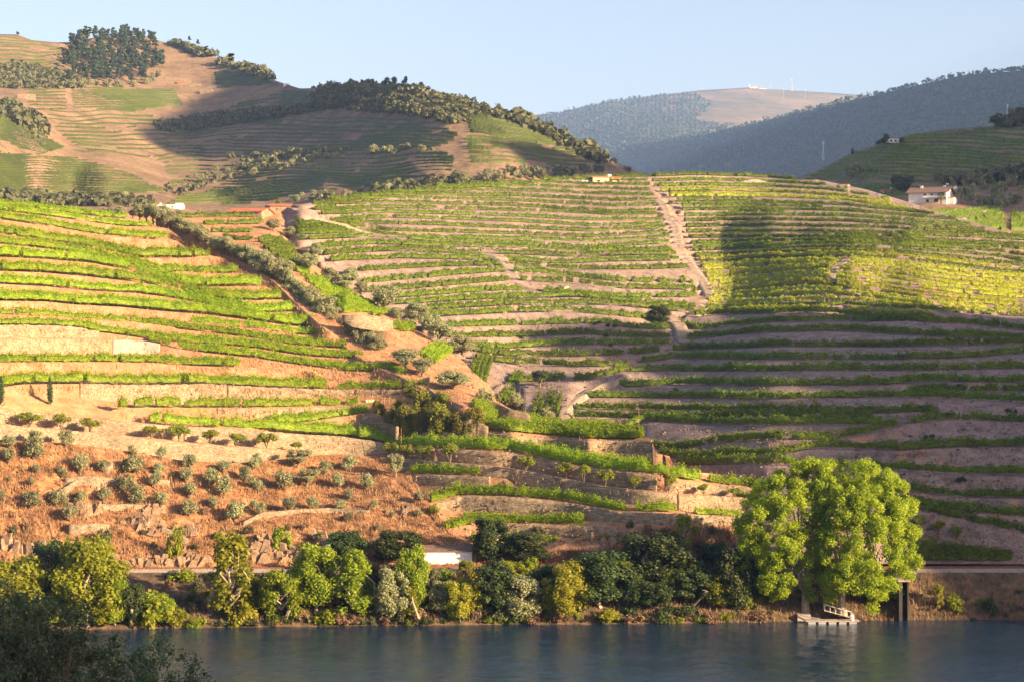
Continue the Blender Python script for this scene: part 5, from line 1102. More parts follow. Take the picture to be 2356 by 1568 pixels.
for j in range(95):
    u = 400+j*14.5+rng.uniform(-6, 6)
    if 1770 < u < 2000 or u > 1780: continue
    sx_, sy_ = pl(shoreP).T; Y = CAMH*FPX/(np.interp(u, sx_, sy_)-CV)+rng.uniform(.2, 2.0); h = rng.uniform(1.1, 2.3); mt = ['brush', 'bank_g', 'scrub', 'olive_dk', 'brush'][int(rng.integers(0, 5))]
    plant('shrub', 'bush', ((u-CU)/FPX*Y, Y, .1), h, h*rng.uniform(.7, 1.1), '%s low bush from the left leaning over the waterline' % ordn(j+1), 'bush', 'bushes at the waterline', mat=mt, trunk=False)
# ---- small plants on the middle hill and the dry slope
for j, (u, v) in enumerate([(1380,745),(1398,752),(1415,753),(1370,748),(1300,768),(1395,775),(1405,797),(1200,780),(2130,1010),(2145,1008),(2205,1108),(2215,1105),(2320,948),(2335,950),(1970,1180),(1430,718),(1555,900),(1700,1004)]):
    p = gp(u, v); plant('shrub', 'bush', p, 1.2, .9, '%s small dark shrub from the left on the terrace banks' % ordn(j+1), 'bush', 'small shrubs on the terrace banks', mat='olive_dk', trunk=False)
for j, (u, v) in enumerate([(2115,1216),(2160,1228),(2202,1240)]):
    p = gp(u, v); plant('lemon', 'lemon_tree', p, 2.6, 1.5, '%s lemon tree from the poplars on the shaded ledge at the right' % ordn(j+1), group='lemon trees on the shaded right ledge', mat='bank_g')
bw = [(60,1218),(30,1228),(500,1240),(570,1228),(590,1245),(700,1215),(660,1225),(730,1235),(620,1270),(450,1262),(355,1258),(420,1228),(330,1230),(120,1262),(1000,1180),(1240,1225),(1330,1235),(1450,1215),(1490,1225),(1600,1225),(1640,1228),(1400,1240),(1660,1265),(470,1180),(800,1195),(850,1175)]
for j, (u, v) in enumerate(sorted(bw)):
    p = gp(u, v); plant('shrub', 'bush', p, rng.uniform(1.2, 2.4), rng.uniform(.9, 1.7), '%s low bush from the left on the rocky ground above the rail' % ordn(j+1), 'bush', 'bushes above the railway', mat=['scrub', 'brush', 'bank_g'][j % 3], trunk=False)
# ---- the two poplars
def poplar(name, poly, base_u, base_v, Yc, dY, label, seed, ncl, forks, dark_side=0):
    global rng
    r = np.random.default_rng(seed); keep = rng; rng = r
    pg = np.array(poly, float); u0, u1, v0, v1 = pg[:, 0].min(), pg[:, 0].max(), pg[:, 1].min(), pg[:, 1].max(); cu, cv = (u0+u1)/2, (v0+v1)/2
    blobs = []; base = P(base_u, base_v, Yc); base[2] = max(base[2], .6)
    while len(blobs) < ncl:
        u, v = r.uniform(u0, u1), r.uniform(v0, v1)
        if not inpoly(poly, np.array([u]), np.array([v]))[0]: continue
        rr = math.hypot((u-cu)/(u1-u0)*2, (v-cv)/(v1-v0)*2); hd = dY*math.sqrt(max(.08, 1-min(rr, 1)**2)); s_ = r.uniform(-1, 1); s_ = math.copysign(abs(s_)**.45, s_)
        Y = Yc+s_*hd; q_ = r.uniform(.55, 1.15); x, y, z = P(u, v, Y)-base; blobs.append((x, y, z, 1.2*q_, 1.2*q_, 1.1*q_))
    V, F_ = crown_pts(blobs, 20, .30, shell=.35)
    e_ = empty(name, base); tag(e_, label, 'tree', 'pair of tall poplars at the landing')
    link('crown', mesh_np('crown', V, F_, M['poplar']), e_)
    tb = MB(); tb.tube([(0, 0, -1), (0, 0, .3), (-.1, 0, 2.5), (.1, .1, 4.2)], [1.0, .78, .6, .55], 10)
    tb.obj('trunk', M['bark_pale'], e_, smooth=True)
    tops = []
    for fx, fz in forks:
        lb_ = MB(); t_ = np.array([fx, r.uniform(-2, 2), fz]); m = np.array([fx*.35, r.uniform(-.8, .8), 4+fz*.28]); lb_.tube([(0, 0, 3.2), m*.6+np.array([0, 0, 1.6]), m+np.array([fx*.2, 0, 2.5]), t_], [.42, .34, .24, .07], 7)
        for b in [blobs[int(i_)] for i_ in r.integers(0, ncl, 9)]:
            st = m+(t_-m)*r.uniform(0, .8)
            if abs(b[0]-st[0]) < 5 and b[2] > st[2]-1: lb_.tube([st, (st+np.array(b[:3]))/2+r.normal(size=3)*.3, b[:3]], [.13, .08, .03], 5)
        lb_.obj('limb', M['bark_pale'], e_, smooth=True)
    rng = keep
poplar('poplar_tree', [(1698,1180),(1735,1110),(1770,1108),(1782,1082),(1812,1085),(1842,1060),(1880,1058),(1905,1080),(1915,1180),(1905,1290),(1880,1340),(1862,1392),(1845,1385),(1828,1345),(1790,1395),(1765,1388),(1740,1320),(1712,1318),(1692,1235)],
    1853, 1404, 357.5, 6.5, 'left poplar of the pair, darker on its left side, grey trunk beside the steps', 11, 330, [(-6, 14), (-2.5, 20), (2, 22), (-8, 9), (1, 15)])
poplar('poplar_tree', [(1885,1075),(1915,1060),(1935,1066),(1962,1058),(1990,1064),(2010,1060),(2045,1085),(2075,1105),(2095,1150),(2112,1165),(2116,1215),(2100,1240),(2122,1295),(2098,1325),(2062,1335),(2070,1360),(2030,1372),(2012,1412),(1998,1375),(1960,1352),(1915,1362),(1905,1395),(1892,1340),(1872,1200)],
    1938, 1403, 355.5, 7.5, 'right poplar of the pair, bright yellow-green with a forked pale trunk', 12, 470, [(-3, 20), (3, 22), (8, 17), (11, 11), (5, 12), (-1, 14)])
# ---- trees of the hills behind
def far_trees(poly, n, kind, name, surf_pts, h, label, group, mat=None, sort=True):
    pts = surf_pts.reshape(-1, 3); u, v = UV(pts); c = pts[inpoly(poly, u, v)]; c = c[rng.permutation(len(c))[:n]] if len(c) >= n else c[rng.integers(0, len(c), n)]+rng.normal(size=(n, 3))*np.array([4, 4, 0])
    uu, vv = UV(c); c = c[np.argsort(uu)]
    for j, p in enumerate(c):
        hh = h*rng.uniform(.7, 1.25); plant(kind, name, p-np.array([0, 0, .4]), hh, None, label % ordn(j+1), group=group, mat=mat)
far_trees([(160,100),(200,80),(240,72),(300,72),(340,88),(370,120),(376,160),(330,190),(260,196),(190,196),(150,190),(140,150)], 235, 'pine', 'pine_tree', G2, 10.5, '%s pine from the left in the wood on the hilltop', 'pines in the hilltop wood')
far_trees([(165,190),(220,196),(330,192),(375,165),(378,175),(330,200),(240,206),(170,204)], 26, 'far_tree', 'hillside_tree', G2, 5, '%s small tree from the left along the lower edge of the pine wood', 'trees below the pine wood')
for j, (u, v, h, lb) in enumerate([(41,80,10,'round tree on the bare hilltop at the far left'),(533,145,24,'lone umbrella pine on the ridge right of the wood'),(590,168,18,'small pointed pine on the descending ridge'),(565,158,14,'pine between the lone umbrella pine and the lower ridge'),
    (889,196,21,'left tree of the three on top of the middle ridge'),(908,196,22,'middle tree of the three on top of the middle ridge'),(932,196,22,'right tree of the three on top of the middle ridge'),(970,204,18,'leafy tree right of the three on the ridge'),
    (833,193,12,'round tree on the ridge left of the three'),(858,193,13,'round tree just left of the three on the ridge'),(435,95,14,'pine at the top of the wooded ridge'),(455,104,15,'second pine down the wooded ridge'),(475,118,14,'third pine down the wooded ridge'),(195,84,20,'tall thin pine at the left end of the hilltop wood'),(207,82,22,'taller thin pine beside the first at the left end of the wood')]):
    p = gp(u, v+2); plant('pine' if 'pine' in lb else 'far_tree', 'pine_tree' if 'pine' in lb else 'ridge_tree', p, px2m(h, p[1]), px2m(h*.42, p[1]), lb, 'tree', mat='pine')
far_trees([(510,390),(700,350),(820,345),(1000,340),(1000,352),(760,366),(640,398),(500,415),(430,430),(400,425)], 70, 'far_tree', 'hillside_tree', G2, 3.7, '%s olive from the left in the band across the shaded hill', 'olives across the shaded hill')
far_trees([(660,460),(900,425),(1100,400),(1300,385),(1310,395),(1000,440),(760,460)], 60, 'far_tree', 'hillside_tree', G2, 3.4, '%s olive from the left at the foot of the shaded hill', 'olives at the foot of the shaded hill')
far_trees([(0,455),(200,455),(340,470),(300,480),(100,470)], 20, 'far_tree', 'hillside_tree', G2, 4, '%s tree from the left behind the top vine row', 'trees behind the top vine row')
far_trees([(0,155),(120,165),(165,200),(0,205)], 60, 'far_tree', 'hillside_tree', G2, 3.7, '%s olive from the left in the orchard at the upper left', 'olives in the upper left orchard')
far_trees([(30,225),(70,270),(110,335),(95,340),(50,290),(10,240)], 24, 'far_tree', 'hillside_tree', G2, 3.7, '%s tree from the left along the field edge at the left', 'trees along the left field edge')
far_trees([(1290,325),(1395,372),(1400,385),(1340,365),(1280,335)], 16, 'far_tree', 'hillside_tree', G2, 3.7, '%s tree down the right edge of the shaded hill', 'trees down the right edge of the hill')
GDs = GD[:-2]
far_trees([(2215,420),(2356,405),(2356,470),(2330,480),(2260,478),(2215,462)], 44, 'far_tree', 'olive_tree', GDs, 4.4, '%s olive from the left on the slope right of the white house', 'olives right of the white house')
far_trees([(1950,395),(2010,390),(2020,410),(1960,418)], 10, 'far_tree', 'olive_tree', GDs, 4.6, '%s grey olive from the left on the shaded hill', 'grey olives on the shaded hill', 'olive')
far_trees([(2060,430),(2100,432),(2105,455),(2075,455)], 5, 'far_tree', 'garden_tree', GDs, 6, '%s dark garden tree from the left beside the white house', 'garden trees of the white house', 'olive_dk')
# ---- the shrubs of the near bank, in the shade of the added mound right of the camera
def near_bush(cx, cy, zt, R_, zb, label, seed, n):
    global rng
    keep = rng; rng = np.random.default_rng(seed); r = rng; g = drop(cx, cy); e_ = empty('shrub', g); tag(e_, label, 'shrub', 'shrubs of the near bank')
    bl = []; tb = MB(); H_ = zt-g[2]
    for i in range(n):
        a_ = r.uniform(0, 6.28); d = R_*.85*math.sqrt(r.random()); zz = (zb-g[2])+(zt-zb)*r.uniform(0, .92)*math.sqrt(max(.05, 1-(d/R_)**2)); q_ = r.uniform(.6, 1.1)
        bl.append((math.cos(a_)*d, math.sin(a_)*d, zz, .42*q_, .42*q_, .5*q_))
    V, F_ = [], []
    Vc, Fc = crown_pts(bl, 55, .10, shell=.1); link('leaves', mesh_np('leaves', Vc, Fc, M['near']), e_)
    for b in bl[::3]:
        s0 = np.array([b[0]*.2, b[1]*.2, (zb-g[2])*.55]); tb.tube([(0, 0, -.3), s0, np.array(b[:3])], [.09, .05, .012], 5)
    tb.obj('stems', M['bark'], e_); rng = keep
M['near'] = mat_foliage('near_leaves', (.06, .095, .045), (.11, .145, .07), (.20, .23, .13), .25, sc=.8)
near_bush(-17.5, 76, 41.0, 3.4, 34, 'dark leafy shrub at the bottom left edge of the near bank', 31, 330)
near_bush(-13.0, 74, 39.4, 2.6, 34, 'dark shrub reaching over the river at the bottom left', 32, 240)
near_bush(-15.3, 70, 38.6, 2.6, 33.5, 'lowest dark shrub in the bottom left corner', 33, 240)
near_bush(-20.0, 79, 41.4, 2.6, 35, 'grey-green shrub at the very left edge, tallest of the near ones', 34, 230)
# ================================================================ BUILDINGS, TRACKS, RAILWAY, LANDING
def part(mb_, name, mat, parent): return mb_.obj(name, M[mat] if isinstance(mat, str) else mat, parent)
def house(name, pos, rz, W, Dp, Hh_, label, wall='white', roof=None, rh=1.5, wins=(), door=None, chim=None, eave=.35, cat='house', group=None, flat=False, sub=None):
    """box house with its front towards -y. wins: (x, z, w, h) on the front; sub: windows on the left end"""
    e_ = empty(name, pos, rz); tag(e_, label, cat, group)
    m = MB(); m.box(-W/2, W/2, -Dp/2, Dp/2, -1.5, Hh_)
    if roof and not flat:
        m.prism([(-W/2, -Dp/2, Hh_), (-W/2, Dp/2, Hh_), (-W/2, 0, Hh_+rh-.12)], 0, (W, 0, 0))
    part(m, 'wall', wall, e_)
    if roof:
        r_ = MB(); t = .16
        if flat: r_.box(-W/2-eave, W/2+eave, -Dp/2-eave, Dp/2+eave, Hh_+.004, Hh_+.28)
        else:
            for s in (-1, 1):
                y0 = s*(Dp/2+eave); z0 = Hh_-eave*rh/(Dp/2)
                r_.prism([(-W/2-eave, y0, z0), (-W/2-eave, 0, Hh_+rh), (-W/2-eave, 0, Hh_+rh+t), (-W/2-eave, y0, z0+t)], 0, (W+2*eave, 0, 0))
        ro = part(r_, 'roof', roof, e_)
        if chim:
            c = MB()
            for cx, cy, ch in chim: c.box(cx-.45, cx+.45, cy-.35, cy+.35, Hh_*.8, ch); c.box(cx-.55, cx+.55, cy-.45, cy+.45, ch, ch+.15)
            part(c, 'chimney', wall, ro)
    for x, z, w, h in wins:
        f = MB(); f.box(x-w/2, x+w/2, -Dp/2-.05, -Dp/2+.02, z-h/2, z+h/2); wo_ = part(f, 'window', 'wood', e_)
        g = MB(); g.box(x-w/2+.1, x+w/2-.1, -Dp/2-.08, -Dp/2-.052, z-h/2+.1, z+h/2-.1); part(g, 'pane', 'glass', wo_)
    if door: x, w, h = door; f = MB(); f.box(x-w/2, x+w/2, -Dp/2-.06, -Dp/2+.02, -.2, h); part(f, 'door', 'wood', e_)
    for y, z, w, h in (sub or ()):
        f = MB(); f.box(-W/2-.05, -W/2+.02, y-w/2, y+w/2, z-h/2, z+h/2); wo_ = part(f, 'window', 'wood', e_)
        g = MB(); g.box(-W/2-.08, -W/2-.052, y-w/2+.1, y+w/2-.1, z-h/2+.1, z+h/2-.1); part(g, 'pane', 'glass', wo_)
    return e_
# railway hut
Yh = 373.0; zg = 7.4
house('railway_hut', ((1031-CU)/FPX*Yh, Yh+2, zg), 0, 9.0, 5.0, 3.3, 'small white plastered hut with weathered tiled roof beside the rail line', 'white', 'tile_dk', .8, [], None, None, .25, 'hut')
mbx = MB(); mbx.box(-1.3, 1.3, -.3, .3, -1, 2.4); mbx.box(-1.3, -.8, -.3, 2.4, -1, 3.2); mbx.box(.5, 1.2, -.3, .3, 2.4, 3.6)
tag(mbx.obj('ruined_wall', M['white'], loc=((889-CU)/FPX*375, 375, zg)), 'broken white wall of a ruin left of the railway hut', 'ruin')
# houses on the hills
def at(u, v): return gp(u, v)
p = at(1395, 424); k = p[1]/FPX
e_ = house('farm_building', p+np.array([0, 4, .2]), .12, 66*k, 6, 15*k, 'long flat-roofed cream building on the skyline vineyard', 'cream', 'tile', wins=[(-20*k, 7*k, 8*k, 4*k), (8*k, 7*k, 7*k, 4*k), (26*k, 6*k, 7*k, 5*k)], flat=True, cat='building')
c = MB(); c.box(4*k, 12*k, -1, 1, 15*k, 23*k); part(c, 'water_tank', 'white', e_)
m_ = MB(); m_.box(-34*k, -20*k, -6, -3.5, -1, 2.2*k); tag(m_.obj('low_wall', M['white'], loc=tuple(at(1372, 420))), 'low white wall in front of the cream flat-roofed building', 'wall')
p = at(1296, 672); k = p[1]/FPX
house('field_hut', p+np.array([0, 1.5, 0]), -.5, 17*k, 2.4, 11*k, 'tiny cream hut at the bend of the pale track in the middle hill', 'cream', 'cream', flat=True, eave=.1, cat='hut')
p = at(2046, 585); k = p[1]/FPX
e_ = empty('open_shed', p+np.array([0, 2, 0])); tag(e_, 'white roofless shed with a dark opening on the right hill', 'shed')
m_ = MB(); m_.box(-26*k, -12*k, -.15, .15, -1, 11*k); m_.box(2*k, 26*k, -.15, .15, -1, 11*k); m_.box(-12*k, 2*k, -.15, .15, 7*k, 11*k); m_.box(-26*k, -25*k, .15, 3, -1, 11*k); m_.box(25*k, 26*k, .15, 3, -1, 11*k); part(m_, 'wall', 'white', e_)
m_ = MB(); m_.box(-26*k, 26*k, 3, 3.2, -1, 10*k); part(m_, 'back_wall', 'conc_dk', e_)
p = at(570, 500); k = p[1]/FPX
house('farmhouse', p+np.array([0, 6, 0]), -.25, 84*k, 9, 14*k, 'long stone farmhouse with red tiled roof at the saddle', 'stone', 'tile', 9*k, [(-10*k, 7*k, 5*k, 5*k), (20*k, 7*k, 5*k, 5*k)], eave=.5)
p = at(640, 489); k = p[1]/FPX
house('farmhouse', p+np.array([0, 6, 0]), .1, 48*k, 7, 17*k, 'taller stone farmhouse with red roof right of the long one', 'stone', 'tile', 5*k, [(-8*k, 9*k, 4*k, 5*k)], eave=.4)
p = at(388, 480); k = p[1]/FPX
e_ = house('white_house', p+np.array([0, 5, 0]), 0, 60*k, 8, 9*k, 'long white flat-roofed house in shade behind the left vine rows', 'white', None, wins=[(-22*k, 5*k, 5*k, 3*k), (-8*k, 5*k, 5*k, 3*k), (8*k, 5*k, 5*k, 3*k)])
m_ = MB(); m_.box(14*k, 29*k, -3, 3, 9*k+.01, 13*k); m_.box(-24*k, -21*k, -1, 1, 9*k+.01, 14*k); part(m_, 'upper_storey', 'white', e_)
p = at(176, 472); k = p[1]/FPX
house('white_house', p+np.array([0, 5, 0]), .2, 22*k, 7, 8*k, 'small white house with orange roof behind the top left vine rows', 'white', 'tile', 3*k)
# the big white house with palms
p = at(2152, 468); k = p[1]/FPX; hp = p+np.array([0, 8, 0])
e_ = house('villa', hp, -.42, 88*k, 12, 27*k, 'large white two-storey house with brown roof, stairs and chimneys', 'white', 'tile_dk', 13*k, [(-6*k, 20*k, 6*k, 6*k), (10*k, 20*k, 6*k, 6*k), (28*k, 20*k, 6*k, 6*k), (0*k, 7*k, 7*k, 7*k), (20*k, 7*k, 10*k, 8*k)], None, [(-20*k, -1, 43*k), (30*k, 1, 43*k)], .9, sub=[(-2, 19*k, 1.2, 1.2), (2, 19*k, 1.2, 1.2)])
m_ = MB(); m_.box(-8*k, 46*k, -7.6, -6.02, 13*k, 13.8*k); m_.box(-8*k, 46*k, -7.6, -7.5, 13.8*k, 18*k); part(m_, 'balcony', 'white', e_)
m_ = MB()
for i in range(12): m_.box(-44*k-1.4, -44*k-.05, -5+i*.55, -5+(i+1)*.55, -1, .3+i*.28)
part(m_, 'staircase', 'tile_dk', e_)
m_ = MB(); m_.box(45*k, 58*k, -4, 4, -1, 14*k); an = part(m_, 'annex', 'white', e_); m_ = MB(); m_.box(44*k, 59*k, -4.4, 4.4, 14*k+.01, 15*k); part(m_, 'annex_roof', 'tile', an)
house('outbuilding', at(2195, 448)+np.array([4, 24, 2]), -.4, 26*k, 7, 18*k, 'white outbuilding with chimney behind the large white house', 'white', 'tile_dk', 4*k, [(0, 12*k, 4*k, 4*k)], None, [(-8*k, 0, 26*k)])
house('cottage', at(2048, 446)+np.array([0, 6, 0]), -.3, 30*k, 7, 8*k, 'low house with orange roof among trees left of the large white house', 'white', 'tile', 5*k, [], None, [(9*k, 0, 17*k)])
house('cottage', at(1953, 428)+np.array([0, 8, 0]), -.3, 16*k, 6, 4*k, 'orange roof just showing over the vineyard edge', 'white', 'tile', 3*k)
p = at(2057, 331); k = p[1]/FPX
house('hilltop_house', p+np.array([0, 4, 0]), 0, 26*k, 7, 12*k, 'pale square house in shade on top of the right hill', 'white', 'tile_dk', wins=[(-6*k, 7*k, 5*k, 5*k), (4*k, 7*k, 5*k, 5*k)], flat=True, eave=.2)
for u, v, h, w, lb in [(2037,332,26,15,'tall dark conifer left of the pale hilltop house'),(2020,334,14,8,'round dark tree left of the tall conifer on the right hill'),(2075,328,14,9,'dark round tree right of the pale hilltop house'),(1961,354,16,3,'slim cypress on the edge of the right hill')]:
    q_ = gp(u, v+2); plant('cypress' if w < 4 else 'far_tree', 'garden_tree', q_, px2m(h, q_[1]), px2m(w, q_[1]), lb, 'tree', 'dark trees on top of the right hill', mat='olive_dk')
def palm(u, v, h, lb):
    q_ = gp(u, v); k = q_[1]/FPX; H_ = h*k; e_ = empty('palm_tree', q_); tag(e_, lb, 'tree', 'palms beside the white house')
    m_ = MB(); m_.tube([(0, 0, -.5), (.05, 0, H_*.4), (0, 0, H_*.68)], [.38, .32, .36], 8); part(m_, 'trunk', 'bark', e_)
    m_ = MB()
    for i in range(46):
        a_ = random.uniform(0, 6.28); el = random.uniform(-.5, 1.2); L = H_*.36; pr = None
        for s in range(6):
            t = s/5; r_ = L*t; z = H_*.7+math.sin(el)*r_-.75*L*t*t; x, y = math.cos(a_)*math.cos(el)*r_, math.sin(a_)*math.cos(el)*r_; w = .3*(1-t)+.06; px, py = -math.sin(a_)*w, math.cos(a_)*w
            cur = ((x+px, y+py, z-.1), (x-px, y-py, z-.1), (x, y, z+.12))
            if pr: m_.poly([pr[0], cur[0], cur[2], pr[2]]); m_.poly([pr[2], cur[2], cur[1], pr[1]])
            pr = cur
    part(m_, 'fronds', 'cypress', e_)
palm(2166, 470, 33, 'short palm in front of the large white house'); palm(2216, 470, 48, 'tall palm at the right corner of the large white house'); palm(2108, 462, 40, 'palm at the left corner of the large white house')
# stone huts of the far hill
for u, v, W, h, r_, lb in [(57,228,38,15,None,'square roofless stone hut on the far hillside at the upper left'),(473,216,28,12,None,'small stone hut with pale top edge on the far hillside'),(415,196,18,8,'tile','small house with orange roof under the pine wood'),(447,199,26,7,None,'low ruined hut right of the orange-roofed house'),(1172,276,20,6,None,'low stone hut near the ridge above the lit vineyard'),(658,198,10,8,None,'white hut on the skyline where the ridges meet'),(755,196,8,7,None,'tiny hut on the top of the middle ridge')]:
    q_ = gp(u, v); k = q_[1]/FPX; house('stone_hut', q_+np.array([0, 5, 0]), random.uniform(-.3, .3), W*k, 6, h*k*.85, lb, 'stone' if 'white' not in lb else 'white', r_, 3*k, cat='hut', group='huts on the far hillside')
# church and masts
q_ = gp(1734, 203); k = q_[1]/FPX; e_ = house('chapel', q_+np.array([0, 10, -2]), .2, 16*k, 14, 4*k, 'white chapel on the summit of the distant mountain', 'white', 'tile', 4*k, cat='chapel')
m_ = MB(); m_.box(-11*k, -8.5*k, -3, 3, 0, 9*k, .5); part(m_, 'bell_tower', 'white', e_)
house('long_house', gp(1755, 205)+np.array([0, 10, -2]), 0.1, 18*k, 14, 2.5*k, 'low white building beside the summit chapel', 'white', 'tile', 2*k)
def mast(u, v, h, w, lb, lattice=False, name='mast'):
    q_ = gp(u, v); k = q_[1]/FPX; H_ = h*k; m_ = MB(); W = max(w*k, .1)
    if lattice:
        cs = [(-1, -1), (1, -1), (1, 1), (-1, 1)]; n = 7
        for cx, cy in cs: m_.tube([(cx*W, cy*W, -2), (cx*W*.25, cy*W*.25, H_)], [.09*k*5, .05*k*5], 4)
        for i in range(n):
            z0, z1 = H_*i/n, H_*(i+1)/n; f0, f1 = W*(1-.75*i/n), W*(1-.75*(i+1)/n)
            for j in range(4): a_, b_ = cs[j], cs[(j+1) % 4]; m_.tube([(a_[0]*f0, a_[1]*f0, z0), (b_[0]*f1, b_[1]*f1, z1)], [.05*k*5]*2, 3)
        for zz in (.86, .95): m_.box(-W*1.6, W*1.6, -.1, .1, H_*zz, H_*zz+.25*k*4)
    else: m_.tube([(0, 0, -2), (0, 0, H_)], [W/2, W/2*.7], 5)
    tag(m_.obj(name, M['steel'] if name != 'wooden_pole' else M['pole'], loc=tuple(q_)), lb, 'mast' if name != 'wooden_pole' else 'pole')
mast(1821, 209, 28, 2.0, 'lattice radio mast with a thick top on the distant mountain', True); mast(1773, 206, 15, .8, 'plain mast right of the summit chapel'); mast(1803, 207, 9, .8, 'short mast left of the lattice radio mast')
mast(1853, 210, 18, .5, 'very thin mast right of the lattice radio mast'); mast(1617, 209, 18, .4, 'thin mast left of the summit chapel on the distant mountain'); mast(1838, 210, 6, .8, 'shortest mast on the distant mountain')
mast(1894, 378, 54, 2.4, 'tall lattice power pylon at the foot of the blue ridge', True, 'pylon'); mast(2318, 268, 28, 1.6, 'power pylon near the top of the right hill', True, 'pylon')
for u, v, h, lb in [(461,497,20,'wooden power pole left of the long farmhouse'),(290,487,14,'short pole at the upper end of the crest olives'),(607,478,14,'pole behind the long farmhouse roof'),(1365,409,24,'thin pole at the left end of the cream flat-roofed building'),(1182,415,16,'short post on the skyline left of the cream building'),
    (1470,1004,66,'tall rusty pole on the flat vine block'),(923,1051,68,'rusty pole in front of the orange grove pillar'),(477,938,84,'tall wooden pole in front of the stone wall with stair lines'),(606,930,22,'short post among the vines of the middle terrace'),(526,828,16,'post in the vine row below the plastered wall'),
    (1540,1086,22,'post in front of the vines on the nose of the spur'),(2306,486,30,'wooden pole in the field right of the white house'),(2318,458,36,'thin pole among the olives at the right edge'),(2001,381,24,'thin pole standing in the shaded right hill vineyard'),(10,668,22,'post at the left edge between the vine rows'),(15,698,16,'lower post at the left edge between the vine rows'),(1385,470,10,'post at the top of the steep dirt track')]:
    mast(u, v, h, .9 if h > 40 else .7, lb, False, 'wooden_pole')
for j, (pts, hh) in enumerate([(A((1620,215),(1900,212),(2200,208),(2440,208)), 1.5), (A((1880,278),(2100,276),(2430,270)), 1.5), (A((1950,347),(2150,350),(2350,345)), 1.5), (A((2050,400),(2200,420),(2350,415)), 1.3), (B((370,270),(500,285),(690,290)), 1.5), (B((375,345),(700,335),(950,325)), 1.5)]):
    vine_object([row_leaves(np.array([gp(u, v) for u, v in zip(np.arange(pts[0][0], pts[-1][0], 5.0), np.interp(np.arange(pts[0][0], pts[-1][0], 5.0), *pl(pts).T))]), hh, 1.3, 50, .36, .04, 3000+j)], M['vine2'], '%s short vine row from the top behind the olive line near the farmhouses' % ordn(j+1), 'vine rows behind the olive line')
# vine stakes on the young rows of the right hill
nst = 0
for i, st in ((20, 5.5), (21, 7), (22, 7), (23, 8), (24, 8), (25, 9), (37, 12)):
    L = lipM2['b%d' % i]; u = (1780 if i < 24 else 1650)+rng.uniform(0, 6)
    while u < 2356 and nst < 290:
        Y = np.interp(u, L['u'], L['Y'])+.7; z = np.interp(u, L['u'], L['z'])
        if np.interp(u, L['u'], L['w']) > .8:
            if nst == 0: m_ = MB(); m_.tube([(0, 0, -.3), (0, 0, 2.0)], [.07, .06], 5); sm_ = m_.mesh('vine_stake', M['pole'])
            o = link('vine_stake', sm_, loc=((u-CU)/FPX*Y, Y, z)); o.scale = (1, 1, rng.uniform(.75, 1.2)); tag(o, 'bare wooden stake in the young vine rows of the right hill', 'stake', 'wooden stakes in the young vine rows'); nst += 1
        u += st*rng.uniform(.7, 1.8)*2.2
# ---- dirt tracks as strips a little above the ground
def track(pts, w, name='dirt_track', lift=.9, wpx=None):
    """pts: picture points of the middle line; w in metres; laid on the ground found under each point"""
    p = np.array(pts, float); d = np.r_[0, np.cumsum(np.hypot(*np.diff(p, axis=0).T))]; t = np.linspace(0, d[-1], int(d[-1]/6)+2)
    uv = np.stack([np.interp(t, d, p[:, 0])+fbm(t*.03, t*0+p[0, 0], 19, 2)*4, np.interp(t, d, p[:, 1])], -1)
    c = np.array([gp(u, v) for u, v in uv]); 
    Ys = c[:, 1].copy()
    for _ in range(40): Ys[1:-1] = (Ys[:-2]+2*Ys[1:-1]+Ys[2:])/4
    Ys -= lift; c = P(uv[:, 0], uv[:, 1], Ys); rows = []
    hw = w/2*(1+.3*fbm(t*.03, t*0, 9, 3)); tg = np.gradient(c[:, :2], axis=0); nn = np.stack([tg[:, 1], -tg[:, 0]], -1); nn /= np.linalg.norm(nn, axis=1, keepdims=True)+1e-9
    nn[nn[:, 0] < 0] *= -1
    for f in (-1.5, -1, -.4, 0, .4, 1, 1.5):
        q_ = c.copy(); q_[:, :2] += nn*(hw*f)[:, None]; q_[:, 2] += (-2.2 if abs(f) > 1.1 else (-.05 if abs(f) < .5 else 0))+rng.normal(size=len(q_))*.03; rows.append(q_)
    G_ = np.stack(rows); K, J = G_.shape[:2]; idx = np.arange(K*J).reshape(K, J)
    o = link(name, mesh_np(name, G_.reshape(-1, 3), np.stack([idx[:-1, :-1], idx[:-1, 1:], idx[1:, 1:], idx[1:, :-1]], -1).reshape(-1, 4), M['path'])); tag(o, kind='structure')
track(B((240,110),(330,118),(420,165),(520,205),(640,235),(800,270),(900,310),(990,335),(1130,365),(1260,380),(1400,395)), 2.2)
track(B((2110,535),(2230,560),(2280,600),(2330,680),(2354,740))+E((60,1210),(150,1260),(260,1285)), 4.0, lift=3.0)
track([(1500,450),(1516,462),(1528,478),(1540,505),(1553,520),(1556,545),(1562,565),(1575,590),(1596,615),(1612,640),(1625,660),(1634,680),(1622,700),(1608,715),(1592,728)], 3.6)
track(Hh((1480,425),(1530,440),(1545,490),(1560,550),(1590,615)), 3.5)
track(Hh((1040,905),(930,955),(800,1000),(690,1060),(590,1120),(520,1180),(480,1240),(480,1320)), 2.6, lift=.5)
track(Ff((720,1005),(650,1050),(600,1100),(590,1160),(610,1220)), 3.4, lift=1.8)
track(E((1290,1180),(1400,1200),(1500,1215)), 2.0)
track(Ff((-60,285),(-150,270),(-250,290),(-330,310)), 3.0)
track(Ff((2100,545),(1950,560),(1850,590),(1780,625),(1700,640)), 3.5)
